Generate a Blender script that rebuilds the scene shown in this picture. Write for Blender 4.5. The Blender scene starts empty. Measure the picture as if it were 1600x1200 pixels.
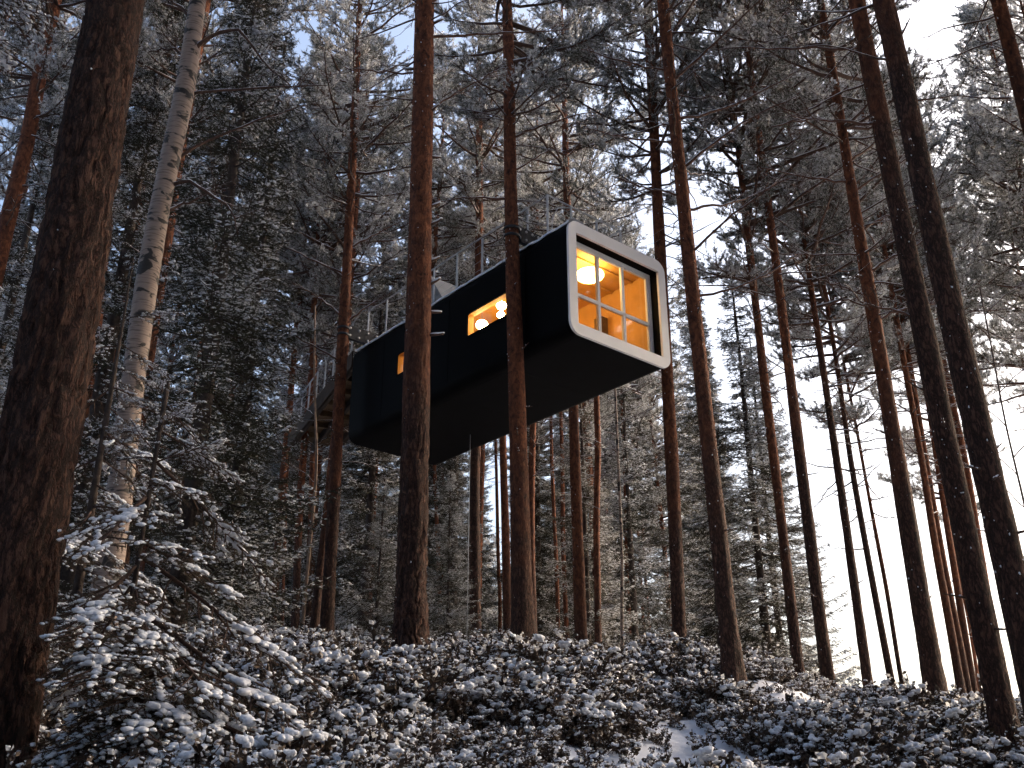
import bpy, math, random
import numpy as np
from math import radians as R, sin, cos, pi
from mathutils import Vector, Matrix

# ------------------------------------------------------------------ camera, sky, sun, exposure
scn = bpy.context.scene
COL = scn.collection
cam_d = bpy.data.cameras.new('camera')
cam_d.sensor_width = 36.0
cam_d.lens = 36.0 * 1616.5 / 1600.0
cam_d.clip_start = 0.05
cam_d.clip_end = 3000
cam = bpy.data.objects.new('camera', cam_d)
cam.location = (0, 0, 0)
cam.rotation_euler = (R(90 + 23.7), 0, 0)
COL.objects.link(cam)
scn.camera = cam

SUN_EL, SUN_AZ = 24.0, 66.0            # azimuth measured clockwise from +Y (the view direction)
world = bpy.data.worlds.new('World')
scn.world = world
world.use_nodes = True
wn = world.node_tree
bg = wn.nodes['Background']
sky = wn.nodes.new('ShaderNodeTexSky')
sky.sky_type = 'NISHITA'
sky.sun_disc = False
sky.sun_elevation = R(SUN_EL)
sky.sun_rotation = R(SUN_AZ)
sky.altitude = 300
sky.air_density = 1.0
sky.dust_density = 9.0
sky.ozone_density = 1.3
bg.inputs['Strength'].default_value = 0.15
wn.links.new(sky.outputs['Color'], bg.inputs['Color'])

sun_d = bpy.data.lights.new('sun', 'SUN')
sun_d.energy = 1.2
sun_d.angle = R(14)
sun_d.color = (1.0, 0.75, 0.58)
sun = bpy.data.objects.new('sun', sun_d)
_dir = Vector((sin(R(SUN_AZ)) * cos(R(SUN_EL)), cos(R(SUN_AZ)) * cos(R(SUN_EL)), sin(R(SUN_EL))))
sun.rotation_euler = (-_dir).to_track_quat('-Z', 'Y').to_euler()
sun.location = _dir * 60
COL.objects.link(sun)

scn.view_settings.view_transform = 'Standard'
scn.view_settings.look = 'None'
scn.view_settings.gamma = 1.0
scn.view_settings.use_curve_mapping = False
scn.view_settings.exposure = 1.6
scn.render.engine = 'CYCLES'
scn.cycles.use_denoising = True
scn.cycles.use_adaptive_sampling = True
scn.cycles.adaptive_threshold = 0.04
scn.cycles.max_bounces = 6
scn.cycles.diffuse_bounces = 2
scn.cycles.glossy_bounces = 3
scn.cycles.transparent_max_bounces = 12
scn.cycles.transmission_bounces = 4
scn.cycles.caustics_reflective = False
scn.cycles.caustics_refractive = False

# ------------------------------------------------------------------ helpers
class MB:
    """collects geometry, then links it as ONE mesh object"""
    def __init__(self):
        self.v, self.f, self.n = [], [], 0
    def add(self, v, f, mat=0, smooth=False):
        v = np.asarray(v, float).reshape(-1, 3)
        f = np.asarray(f, int)
        if len(f):
            self.f.append((f + self.n, mat, smooth))
        self.v.append(v)
        self.n += len(v)
    def mesh(self, name, mats):
        me = bpy.data.meshes.new(name)
        v = np.concatenate(self.v) if self.v else np.zeros((0, 3))
        me.vertices.add(len(v))
        me.vertices.foreach_set('co', v.ravel())
        nl = sum(f.size for f, _, _ in self.f)
        npoly = sum(len(f) for f, _, _ in self.f)
        me.loops.add(nl)
        me.polygons.add(npoly)
        me.loops.foreach_set('vertex_index', np.concatenate([f.ravel() for f, _, _ in self.f]).astype(np.int32))
        tot = np.concatenate([np.full(len(f), f.shape[1]) for f, _, _ in self.f])
        st = np.concatenate([[0], np.cumsum(tot)[:-1]])
        me.polygons.foreach_set('loop_start', st.astype(np.int32))
        me.polygons.foreach_set('material_index', np.concatenate([np.full(len(f), m) for f, m, _ in self.f]).astype(np.int32))
        me.polygons.foreach_set('use_smooth', np.concatenate([np.full(len(f), s) for f, _, s in self.f]).astype(bool))
        for m in (mats if isinstance(mats, (list, tuple)) else [mats]):
            me.materials.append(m)
        me.update(calc_edges=True)
        me.validate()
        return me
    def build(self, name, mats, parent=None, loc=(0, 0, 0)):
        return link(name, self.mesh(name, mats), parent, loc)
    # shapes
    def box(self, x0, x1, y0, y1, z0, z1, mat=0, M=None):
        v = np.array([[x, y, z] for z in (z0, z1) for y in (y0, y1) for x in (x0, x1)], float)
        if M is not None:
            v = v @ M[:3, :3].T + M[:3, 3]
        self.add(v, [[0, 2, 3, 1], [4, 5, 7, 6], [0, 1, 5, 4], [2, 6, 7, 3], [0, 4, 6, 2], [1, 3, 7, 5]], mat)
    def beam(self, a, b, w, h, mat=0):
        a, b = np.array(a, float), np.array(b, float)
        d = b - a; L = np.linalg.norm(d); d /= L
        up = np.array([0, 0, 1.0]) if abs(d[2]) < .95 else np.array([1.0, 0, 0])
        s = np.cross(d, up); s /= np.linalg.norm(s); u = np.cross(s, d)
        v = []
        for t in (a, b):
            for i, j in ((-1, -1), (1, -1), (1, 1), (-1, 1)):
                v.append(t + s * w / 2 * i + u * h / 2 * j)
        self.add(v, [[0, 1, 2, 3], [7, 6, 5, 4], [0, 4, 5, 1], [1, 5, 6, 2], [2, 6, 7, 3], [3, 7, 4, 0]], mat)
    def tube(self, P, rad, sides=6, mat=0, smooth=True, cap=True):
        P = np.asarray(P, float); n = len(P)
        rad = np.broadcast_to(np.asarray(rad, float), (n,))
        T = np.gradient(P, axis=0)
        T /= np.linalg.norm(T, axis=1)[:, None] + 1e-9
        ref = np.array([0, 0, 1.0]) if abs(T[:, 2]).mean() < .8 else np.array([1.0, 0, 0])
        S = np.cross(T, ref); S /= np.linalg.norm(S, axis=1)[:, None] + 1e-9
        U = np.cross(S, T)
        a = np.arange(sides) * 2 * pi / sides
        V = P[:, None] + rad[:, None, None] * (S[:, None] * np.cos(a)[None, :, None] + U[:, None] * np.sin(a)[None, :, None])
        i = np.arange(n - 1)[:, None] * sides; j = np.arange(sides)[None]; k = (j + 1) % sides
        F = np.stack([i + j, i + k, i + sides + k, i + sides + j], -1).reshape(-1, 4)
        base = self.n
        self.add(V.reshape(-1, 3), F, mat, smooth)
        if cap and sides >= 3:
            off = self.n
            self.add(np.array([P[0], P[-1]]), np.zeros((0, 3), int), mat)
            f0 = np.stack([np.full(sides, off), base + k[0], base + j[0]], -1)
            e = base + (n - 1) * sides
            f1 = np.stack([np.full(sides, off + 1), e + j[0], e + k[0]], -1)
            self.f.append((np.concatenate([f0, f1]), mat, smooth))
    def needles(self, P, D, L, W, rng, mat=0):
        n = len(P)
        if n == 0: return
        L = np.broadcast_to(L, (n,))[:, None]; W = np.broadcast_to(W, (n,))[:, None]
        D = D / (np.linalg.norm(D, axis=1)[:, None] + 1e-9)
        q = np.cross(D, rng.normal(size=(n, 3))); q /= np.linalg.norm(q, axis=1)[:, None] + 1e-9
        V = np.stack([P - q * W / 2, P + q * W / 2, P + D * L], 1).reshape(-1, 3)
        self.add(V, np.arange(3 * n).reshape(n, 3), mat)
    def blobs(self, P, S, rng, mat=0, sub=0, jit=.22, smooth=True):
        n = len(P)
        if n == 0: return
        tv, tf = ICO[sub]
        S = np.asarray(S, float)
        if S.ndim == 1: S = np.stack([S, S, S * .55], 1)
        a = rng.uniform(0, 2 * pi, n); c, s = np.cos(a), np.sin(a)
        J = 1 + rng.uniform(-jit, jit, (n, len(tv), 1))
        V = tv[None] * J * S[:, None]
        X = V[..., 0] * c[:, None] - V[..., 1] * s[:, None]
        Y = V[..., 0] * s[:, None] + V[..., 1] * c[:, None]
        V = np.stack([X, Y, V[..., 2]], -1) + np.asarray(P)[:, None]
        F = tf[None] + (np.arange(n) * len(tv))[:, None, None]
        self.add(V.reshape(-1, 3), F.reshape(-1, 3), mat, smooth)

def _ico(sub):
    t = (1 + 5 ** .5) / 2
    v = [(-1, t, 0), (1, t, 0), (-1, -t, 0), (1, -t, 0), (0, -1, t), (0, 1, t), (0, -1, -t), (0, 1, -t), (t, 0, -1), (t, 0, 1), (-t, 0, -1), (-t, 0, 1)]
    f = [(0, 11, 5), (0, 5, 1), (0, 1, 7), (0, 7, 10), (0, 10, 11), (1, 5, 9), (5, 11, 4), (11, 10, 2), (10, 7, 6), (7, 1, 8),
         (3, 9, 4), (3, 4, 2), (3, 2, 6), (3, 6, 8), (3, 8, 9), (4, 9, 5), (2, 4, 11), (6, 2, 10), (8, 6, 7), (9, 8, 1)]
    v = [np.array(p) / np.linalg.norm(p) for p in v]
    for _ in range(sub):
        mid, nf = {}, []
        def m(a, b):
            k = (min(a, b), max(a, b))
            if k not in mid:
                p = v[a] + v[b]; v.append(p / np.linalg.norm(p)); mid[k] = len(v) - 1
            return mid[k]
        for a, b, c in f:
            x, y, z = m(a, b), m(b, c), m(c, a)
            nf += [(a, x, z), (b, y, x), (c, z, y), (x, y, z)]
        f = nf
    return np.array(v), np.array(f)
ICO = [_ico(0), _ico(1), _ico(2)]

def link(name, data, parent=None, loc=(0, 0, 0), rot=None, scale=None):
    o = bpy.data.objects.new(name, data)
    COL.objects.link(o)
    o.location = loc
    if rot is not None: o.rotation_euler = rot
    if scale is not None: o.scale = (scale,) * 3 if np.isscalar(scale) else scale
    if parent is not None: o.parent = parent
    return o
def thing(name, label, cat, loc=(0, 0, 0), rot=(0, 0, 0), group=None):
    o = link(name, None, None, loc, rot)
    o.empty_display_size = .2
    o['label'] = label; o['category'] = cat
    if group: o['group'] = group
    return o
def tag(o, label, cat, group=None, kind=None):
    o['label'] = label; o['category'] = cat
    if group: o['group'] = group
    if kind: o['kind'] = kind
    return o

_rg = np.random.default_rng(7)
_G = _rg.random((48, 48, 48))
def vnoise(p):
    p = np.asarray(p, float)
    i = np.floor(p).astype(int); t = p - i; t = t * t * (3 - 2 * t); i %= 48; k = (i + 1) % 48
    def g(a, b, c): return _G[a, b, c]
    x0, y0, z0 = i[..., 0], i[..., 1], i[..., 2]; x1, y1, z1 = k[..., 0], k[..., 1], k[..., 2]
    tx, ty, tz = t[..., 0], t[..., 1], t[..., 2]
    a = g(x0, y0, z0) * (1 - tx) + g(x1, y0, z0) * tx; b = g(x0, y1, z0) * (1 - tx) + g(x1, y1, z0) * tx
    c = g(x0, y0, z1) * (1 - tx) + g(x1, y0, z1) * tx; d = g(x0, y1, z1) * (1 - tx) + g(x1, y1, z1) * tx
    return (a * (1 - ty) + b * ty) * (1 - tz) + (c * (1 - ty) + d * ty) * tz
def fbm(p, o=3):
    s, a, t = 0, 1, 0
    for k in range(o):
        s = s + a * vnoise(np.asarray(p) * 2 ** k + 11.3 * k); t += a; a *= .5
    return s / t

# ------------------------------------------------------------------ materials
def mat(name):
    m = bpy.data.materials.new(name); m.use_nodes = True
    nt = m.node_tree
    return m, nt, nt.nodes['Principled BSDF'], nt.nodes, nt.links
def simple(name, col, rough=.6, metal=0.0, spec=.4, var=0.0, vscale=6.0, bump=0.0, bscale=40.0):
    m, nt, b, N, Lk = mat(name)
    b.inputs['Base Color'].default_value = (*col, 1); b.inputs['Roughness'].default_value = rough
    b.inputs['Metallic'].default_value = metal; b.inputs['Specular IOR Level'].default_value = spec
    tc = N.new('ShaderNodeTexCoord')
    if var:
        n = N.new('ShaderNodeTexNoise'); n.inputs['Scale'].default_value = vscale; n.inputs['Detail'].default_value = 5
        Lk.new(tc.outputs['Object'], n.inputs['Vector'])
        r = N.new('ShaderNodeValToRGB'); r.color_ramp.elements[0].position = .3; r.color_ramp.elements[1].position = .7
        r.color_ramp.elements[0].color = tuple(c * (1 - var) for c in col) + (1,)
        r.color_ramp.elements[1].color = tuple(min(1, c * (1 + var)) for c in col) + (1,)
        Lk.new(n.outputs['Fac'], r.inputs['Fac']); Lk.new(r.outputs['Color'], b.inputs['Base Color'])
    if bump:
        n2 = N.new('ShaderNodeTexNoise'); n2.inputs['Scale'].default_value = bscale; n2.inputs['Detail'].default_value = 4
        Lk.new(tc.outputs['Object'], n2.inputs['Vector'])
        bm = N.new('ShaderNodeBump'); bm.inputs['Strength'].default_value = bump; bm.inputs['Distance'].default_value = .02
        Lk.new(n2.outputs['Fac'], bm.inputs['Height']); Lk.new(bm.outputs['Normal'], b.inputs['Normal'])
    return m

def pine_bark():
    m, nt, b, N, Lk = mat('pine_bark')
    tc = N.new('ShaderNodeTexCoord')
    mp = N.new('ShaderNodeMapping'); mp.inputs['Scale'].default_value = (1, 1, .32)
    Lk.new(tc.outputs['Object'], mp.inputs['Vector'])
    ds = N.new('ShaderNodeTexNoise'); ds.inputs['Scale'].default_value = 14; ds.inputs['Detail'].default_value = 6; ds.inputs['Roughness'].default_value = .65
    Lk.new(mp.outputs['Vector'], ds.inputs['Vector'])
    ad = N.new('ShaderNodeVectorMath'); ad.operation = 'MULTIPLY_ADD'
    ad.inputs[1].default_value = (.20, .20, .20)
    Lk.new(ds.outputs['Color'], ad.inputs[0]); Lk.new(mp.outputs['Vector'], ad.inputs[2])
    vo = N.new('ShaderNodeTexVoronoi'); vo.feature = 'DISTANCE_TO_EDGE'; vo.inputs['Scale'].default_value = 17
    Lk.new(ad.outputs['Vector'], vo.inputs['Vector'])
    crack = N.new('ShaderNodeMapRange'); crack.inputs['From Max'].default_value = .30
    Lk.new(vo.outputs['Distance'], crack.inputs['Value'])
    fl = N.new('ShaderNodeTexNoise'); fl.inputs['Scale'].default_value = 34; fl.inputs['Detail'].default_value = 8
    fl.inputs['Roughness'].default_value = .7
    Lk.new(mp.outputs['Vector'], fl.inputs['Vector'])
    big = N.new('ShaderNodeTexNoise'); big.inputs['Scale'].default_value = 2.2; big.inputs['Detail'].default_value = 4
    Lk.new(tc.outputs['Object'], big.inputs['Vector'])
    # old furrowed bark at the foot
    old = N.new('ShaderNodeValToRGB'); e = old.color_ramp.elements
    e[0].position = .0; e[0].color = (.018, .012, .010, 1)
    e[1].position = 1.0; e[1].color = (.168, .092, .067, 1)
    x = old.color_ramp.elements.new(.42); x.color = (.082, .040, .029, 1)
    mul = N.new('ShaderNodeMath'); mul.operation = 'MULTIPLY'
    Lk.new(crack.outputs['Result'], mul.inputs[0])
    fr = N.new('ShaderNodeMapRange'); fr.inputs['From Min'].default_value = .25; fr.inputs['From Max'].default_value = .75
    fr.inputs['To Min'].default_value = .25
    Lk.new(fl.outputs['Fac'], fr.inputs['Value']); Lk.new(fr.outputs['Result'], mul.inputs[1])
    Lk.new(mul.outputs['Value'], old.inputs['Fac'])
    # young flaky orange bark above
    yng = N.new('ShaderNodeValToRGB'); e = yng.color_ramp.elements
    e[0].position = .34; e[0].color = (.030, .014, .010, 1)
    e[1].position = .72; e[1].color = (.33, .130, .062, 1)
    x = yng.color_ramp.elements.new(.52); x.color = (.165, .058, .029, 1)
    mp2 = N.new('ShaderNodeMapping'); mp2.inputs['Scale'].default_value = (1, 1, .55)
    Lk.new(tc.outputs['Object'], mp2.inputs['Vector'])
    f2 = N.new('ShaderNodeTexNoise'); f2.inputs['Scale'].default_value = 13; f2.inputs['Detail'].default_value = 8; f2.inputs['Roughness'].default_value = .72
    f2.inputs['Distortion'].default_value = .6
    Lk.new(mp2.outputs['Vector'], f2.inputs['Vector']); Lk.new(f2.outputs['Fac'], yng.inputs['Fac'])
    sx = N.new('ShaderNodeSeparateXYZ'); Lk.new(tc.outputs['Object'], sx.inputs['Vector'])
    at = N.new('ShaderNodeAttribute'); at.attribute_type = 'OBJECT'; at.attribute_name = 'bark_line'
    sb = N.new('ShaderNodeMath'); sb.operation = 'SUBTRACT'
    Lk.new(sx.outputs['Z'], sb.inputs[0]); Lk.new(at.outputs['Fac'], sb.inputs[1])
    bn = N.new('ShaderNodeMath'); bn.operation = 'MULTIPLY_ADD'; bn.inputs[1].default_value = 5.0
    Lk.new(big.outputs['Fac'], bn.inputs[0]); Lk.new(sb.outputs['Value'], bn.inputs[2])
    tr = N.new('ShaderNodeMapRange'); tr.inputs['From Min'].default_value = 1.0; tr.inputs['From Max'].default_value = 4.2
    Lk.new(bn.outputs['Value'], tr.inputs['Value'])
    mx = N.new('ShaderNodeMix'); mx.data_type = 'RGBA'
    Lk.new(tr.outputs['Result'], mx.inputs['Factor']); Lk.new(old.outputs['Color'], mx.inputs[6]); Lk.new(yng.outputs['Color'], mx.inputs[7])
    Lk.new(mx.outputs[2], b.inputs['Base Color'])
    b.inputs['Roughness'].default_value = .85; b.inputs['Specular IOR Level'].default_value = .2
    hm = N.new('ShaderNodeMath'); hm.operation = 'MULTIPLY_ADD'; hm.inputs[1].default_value = .5
    Lk.new(fl.outputs['Fac'], hm.inputs[0]); Lk.new(mul.outputs['Value'], hm.inputs[2])
    bm = N.new('ShaderNodeBump'); bm.inputs['Strength'].default_value = .9; bm.inputs['Distance'].default_value = .03
    Lk.new(hm.outputs['Value'], bm.inputs['Height']); Lk.new(bm.outputs['Normal'], b.inputs['Normal'])
    return m

def birch_bark():
    m, nt, b, N, Lk = mat('birch_bark')
    tc = N.new('ShaderNodeTexCoord')
    mp = N.new('ShaderNodeMapping'); mp.inputs['Scale'].default_value = (2.2, 2.2, 22)
    Lk.new(tc.outputs['Object'], mp.inputs['Vector'])
    n = N.new('ShaderNodeTexNoise'); n.inputs['Scale'].default_value = 2.0; n.inputs['Detail'].default_value = 5
    Lk.new(mp.outputs['Vector'], n.inputs['Vector'])
    mp2 = N.new('ShaderNodeMapping'); mp2.inputs['Scale'].default_value = (2.6, 2.6, 4.2)
    Lk.new(tc.outputs['Object'], mp2.inputs['Vector'])
    n2 = N.new('ShaderNodeTexNoise'); n2.inputs['Scale'].default_value = 1.5; n2.inputs['Detail'].default_value = 4; n2.inputs['Distortion'].default_value = .6
    Lk.new(mp2.outputs['Vector'], n2.inputs['Vector'])
    r1 = N.new('ShaderNodeValToRGB'); r1.color_ramp.elements[0].position = .33; r1.color_ramp.elements[1].position = .5
    r1.color_ramp.elements[0].color = (.10, .07, .055, 1); r1.color_ramp.elements[1].color = (.27, .205, .17, 1)
    Lk.new(n.outputs['Fac'], r1.inputs['Fac'])
    r2 = N.new('ShaderNodeValToRGB'); r2.color_ramp.elements[0].position = .40; r2.color_ramp.elements[1].position = .45
    r2.color_ramp.elements[0].color = (1, 1, 1, 1); r2.color_ramp.elements[1].color = (0, 0, 0, 1)
    Lk.new(n2.outputs['Fac'], r2.inputs['Fac'])
    mx = N.new('ShaderNodeMix'); mx.data_type = 'RGBA'
    Lk.new(r2.outputs['Color'], mx.inputs['Factor']); Lk.new(r1.outputs['Color'], mx.inputs[6]); mx.inputs[7].default_value = (.018, .014, .012, 1)
    Lk.new(mx.outputs[2], b.inputs['Base Color'])
    b.inputs['Roughness'].default_value = .7
    bm = N.new('ShaderNodeBump'); bm.inputs['Strength'].default_value = .5; bm.inputs['Distance'].default_value = .01
    Lk.new(n.outputs['Fac'], bm.inputs['Height']); Lk.new(bm.outputs['Normal'], b.inputs['Normal'])
    return m

def leaf_mat(name, c0, c1, rough=.6, scale=1.2):
    m, nt, b, N, Lk = mat(name)
    tc = N.new('ShaderNodeTexCoord')
    n = N.new('ShaderNodeTexNoise'); n.inputs['Scale'].default_value = scale; n.inputs['Detail'].default_value = 4
    Lk.new(tc.outputs['Object'], n.inputs['Vector'])
    oi = N.new('ShaderNodeObjectInfo')
    ad = N.new('ShaderNodeMath'); ad.operation = 'MULTIPLY_ADD'; ad.inputs[1].default_value = .35
    Lk.new(oi.outputs['Random'], ad.inputs[0]); Lk.new(n.outputs['Fac'], ad.inputs[2])
    r = N.new('ShaderNodeValToRGB'); r.color_ramp.elements[0].position = .45; r.color_ramp.elements[1].position = .85
    r.color_ramp.elements[0].color = (*c0, 1); r.color_ramp.elements[1].color = (*c1, 1)
    Lk.new(ad.outputs['Value'], r.inputs['Fac']); Lk.new(r.outputs['Color'], b.inputs['Base Color'])
    b.inputs['Roughness'].default_value = rough; b.inputs['Specular IOR Level'].default_value = .25
    return m

def translucent(m, f):
    """thin needles, leaves and rime let some light through"""
    nt = m.node_tree; N, Lk = nt.nodes, nt.links; b = N['Principled BSDF']; out = N['Material Output']
    t = N.new('ShaderNodeBsdfTranslucent'); mx = N.new('ShaderNodeMixShader'); mx.inputs['Fac'].default_value = f
    if b.inputs['Base Color'].is_linked: Lk.new(b.inputs['Base Color'].links[0].from_socket, t.inputs['Color'])
    Lk.new(b.outputs['BSDF'], mx.inputs[1]); Lk.new(t.outputs['BSDF'], mx.inputs[2]); Lk.new(mx.outputs['Shader'], out.inputs['Surface'])
M_BARK = pine_bark()
M_BIRCH = birch_bark()
M_SPBARK = simple('spruce_bark', (.05, .036, .03), .9, var=.5, vscale=14, bump=.6, bscale=30)
M_TWIG = simple('twig_bark', (.075, .042, .030), .9, var=.4, vscale=20)
M_PINE = leaf_mat('pine_needles', (.036, .042, .031), (.090, .095, .074))
M_SPRUCE = leaf_mat('spruce_needles', (.026, .028, .018), (.070, .062, .040))
M_FROST = simple('frosted_needles', (.68, .685, .69), .8, var=.2, vscale=3)
M_SNOW = simple('snow', (.74, .77, .83), .65, spec=.3, var=.03, vscale=3, bump=.35, bscale=60)
M_SNOWG = simple('ground_snow', (.72, .76, .84), .7, spec=.25, var=.06, vscale=2.5, bump=.6, bscale=14)
translucent(M_PINE, .25); translucent(M_SPRUCE, .2); translucent(M_FROST, .45)
M_LEAF = leaf_mat('shrub_leaf', (.030, .020, .015), (.085, .060, .042), .5, 9)
M_STEM = simple('shrub_stem', (.05, .026, .02), .8, var=.4, vscale=20)
M_BLACK = simple('black_cladding', (.0012, .0012, .0016), .6, spec=.06, var=.4, vscale=1.5)
M_UNDER = simple('black_underside_board', (.0018, .0019, .0027), .6, spec=.04, var=.6, vscale=2.4)
M_WHITE = simple('white_paint', (.82, .80, .79), .45, var=.04, vscale=2, bump=.05, bscale=20)
M_FRAME = simple('grey_window_paint', (.74, .73, .73), .5, var=.05, vscale=3)
M_STEEL = simple('galvanised_steel', (.46, .49, .53), .5, metal=.2, var=.15, vscale=8)
M_DSTEEL = simple('dark_steel', (.030, .030, .034), .5, metal=.4, var=.3, vscale=8)
M_BOLT = simple('bolt_steel', (.60, .60, .62), .5, metal=.2)
M_WOOD = simple('interior_birch_ply', (.52, .275, .07), .6, var=.14, vscale=3)
M_DECK = simple('deck_timber', (.12, .075, .04), .8, var=.35, vscale=5, bump=.3, bscale=30)
M_DECKD = simple('dark_joist_timber', (.04, .028, .02), .85, var=.3, vscale=5)
M_HATCH = simple('pale_grey_panel', (.26, .255, .25), .5, var=.06, vscale=4)
def glass():
    m, nt, b, N, Lk = mat('window_glass')
    out = N['Material Output']
    tr = N.new('ShaderNodeBsdfTransparent'); tr.inputs['Color'].default_value = (.96, .97, .96, 1)
    gl = N.new('ShaderNodeBsdfGlossy'); gl.inputs['Roughness'].default_value = .02
    fr = N.new('ShaderNodeFresnel'); fr.inputs['IOR'].default_value = 1.42
    mx = N.new('ShaderNodeMixShader')
    Lk.new(fr.outputs['Fac'], mx.inputs['Fac']); Lk.new(tr.outputs['BSDF'], mx.inputs[1]); Lk.new(gl.outputs['BSDF'], mx.inputs[2])
    Lk.new(mx.outputs['Shader'], out.inputs['Surface'])
    return m
M_GLASS = glass()
def emit(name, col, s):
    m, nt, b, N, Lk = mat(name)
    b.inputs['Base Color'].default_value = (.8, .75, .65, 1)
    b.inputs['Emission Color'].default_value = (*col, 1); b.inputs['Emission Strength'].default_value = s
    return m
M_LAMP = emit('lit_lamp_shade', (1.0, .68, .28), 8.0)
M_BULB = emit('lit_globe', (1.0, .68, .28), 34.0)

# ------------------------------------------------------------------ terrain
CP = np.array([(0, 0, -1.65), (-4, 0, -1.5), (5, 0, -1.9), (0, -12, -4), (0, 2.5, -.85), (-3, 3.5, -.45), (3, 4, -.75),
 (0, 5, .0), (-1.7, 5, .05), (1.5, 6.5, .0), (2.8, 8, .02), (-6.1, 10, 1.5), (-3.3, 6.8, .0), (-4.2, 6.0, -.1), (-4.3, 14, 2.05), (-4, 16, 2.4), (-3.5, 20, 3.15),
 (-2.1, 17, 2.75), (-1.28, 13, 1.88), (-.9, 15, 2.38), (-.6, 17, 2.68), (-.2, 17, 2.6), (.2, 18.4, 3.0), (1.2, 20, 2.65), (1.55, 17, 2.2), (2.05, 17, 2.35),
 (2.8, 18, 2.3), (3.12, 15, 1.95), (5.4, 20, 2.2), (5.7, 19, 2.0), (7, 21, 2.15), (8.2, 23, 2.35), (5.9, 15, 1.40), (4.5, 13, 1.15), (10.6, 25, 2.5), (5, 11, .50), (8, 15, 1.0),
 (4.6, 9.3, -.10), (10, 12, .5), (14, 20, 1.5), (-10, 16, 2.8), (-12, 8, 1.0), (-8, 25, 4.4), (0, 27, 3.9), (3, 27, 3.7), (-4, 32, 4.6), (3, 36, 3.6), (-10, 40, 5),
 (6, 30, 2.0), (11, 31, 1.0), (16, 28, 1.0), (14, 40, -1), (4, 50, 2.5), (-10, 60, 4), (25, 30, -1), (22, 10, -.8), (-25, 20, 3), (-25, 45, 5), (15, 60, -4), (10, -8, -4), (-10, -8, -3.5)], float)
def _phi(r): return np.sqrt(r * r + 1.5 ** 2)
_A = _phi(np.linalg.norm(CP[:, None, :2] - CP[None, :, :2], axis=2))
_n = len(CP)
_Mx = np.zeros((_n + 1, _n + 1)); _Mx[:_n, :_n] = _A + np.eye(_n) * .0; _Mx[:_n, _n] = 1; _Mx[_n, :_n] = 1
_W = np.linalg.solve(_Mx, np.append(CP[:, 2], 0))
def ground_z(x, y):
    x = np.asarray(x, float); y = np.asarray(y, float)
    sh = x.shape; q = np.stack([x.ravel(), y.ravel()], 1)
    z = np.empty(len(q))
    for i in range(0, len(q), 20000):
        d = _phi(np.linalg.norm(q[i:i + 20000, None] - CP[None, :, :2], axis=2))
        z[i:i + 20000] = d @ _W[:_n] + _W[_n]
    d = np.hypot(q[:, 0], q[:, 1] - 22)
    t = np.clip((d - 34) / 40, 0, 1); t = t * t * (3 - 2 * t)
    z = z * (1 - t) + (-4.0) * t
    return z.reshape(sh)
def gz(x, y): return float(ground_z(np.array([x]), np.array([y]))[0])

def build_ground():
    xs = np.concatenate([-np.geomspace(1500, 14, 26)[:-1], np.arange(-14, 15, .13), np.geomspace(15, 1500, 26)])
    ys = np.concatenate([-np.geomspace(1500, 3, 30)[:-1], np.arange(-3, 27, .13), np.geomspace(27, 1500, 34)])
    X, Y = np.meshgrid(xs, ys)
    Z = ground_z(X, Y)
    near = np.clip(1 - (np.hypot(X, Y - 12) - 18) / 10, 0, 1)
    p = np.stack([X, Y, X * 0], -1)
    Z = Z + near * ((fbm(p * 1.3, 4) - .5) * .34 + (fbm(p * 5 + 9, 3) - .5) * .10)
    n, m_ = X.shape
    i = np.arange(n - 1)[:, None] * m_ + np.arange(m_ - 1)[None]
    F = np.stack([i, i + 1, i + m_ + 1, i + m_], -1).reshape(-1, 4)
    b = MB(); b.add(np.stack([X, Y, Z], -1), F, 0, True)
    o = b.build('snowy_ground', M_SNOWG); o['kind'] = 'structure'
    return o
build_ground()

# ------------------------------------------------------------------ tree makers
def unit(v): v = np.asarray(v, float); return v / (np.linalg.norm(v) + 1e-9)
def limb_path(p0, az, el, L, n=7, sag=0.0, rise=0.0, wob=.06, rng=None):
    t = np.linspace(0, 1, n)
    h = np.array([cos(az), sin(az), 0]); s = np.array([-sin(az), cos(az), 0])
    P = np.asarray(p0)[None] + h[None] * (t * L * cos(el))[:, None]
    P[:, 2] += t * L * sin(el) - sag * L * np.sin(t * pi * .7) + rise * L * t ** 2.2
    w = np.cumsum(rng.normal(0, wob * L / n, (n, 2)), axis=0); w[0] = 0
    P += s[None] * w[:, :1]; P[:, 2] += w[:, 1] * .7
    return P
def along(P, t):
    n = len(P) - 1; f = t * n; i = min(int(f), n - 1)
    return P[i] * (1 - (f - i)) + P[i + 1] * (f - i), unit(P[i + 1] - P[i])

def snow_line(mb, P, r, rng, mat, lo=0.0, hi=1.0):
    """snow lying along the upper side of a limb"""
    Q = P.copy(); rr = np.broadcast_to(r, (len(P),)) * 0.8
    Q[:, 2] += np.broadcast_to(r, (len(P),)) * .75
    mb.tube(Q, rr * rng.uniform(.6, 1.1, len(P)), 4, mat, True, False)

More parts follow.
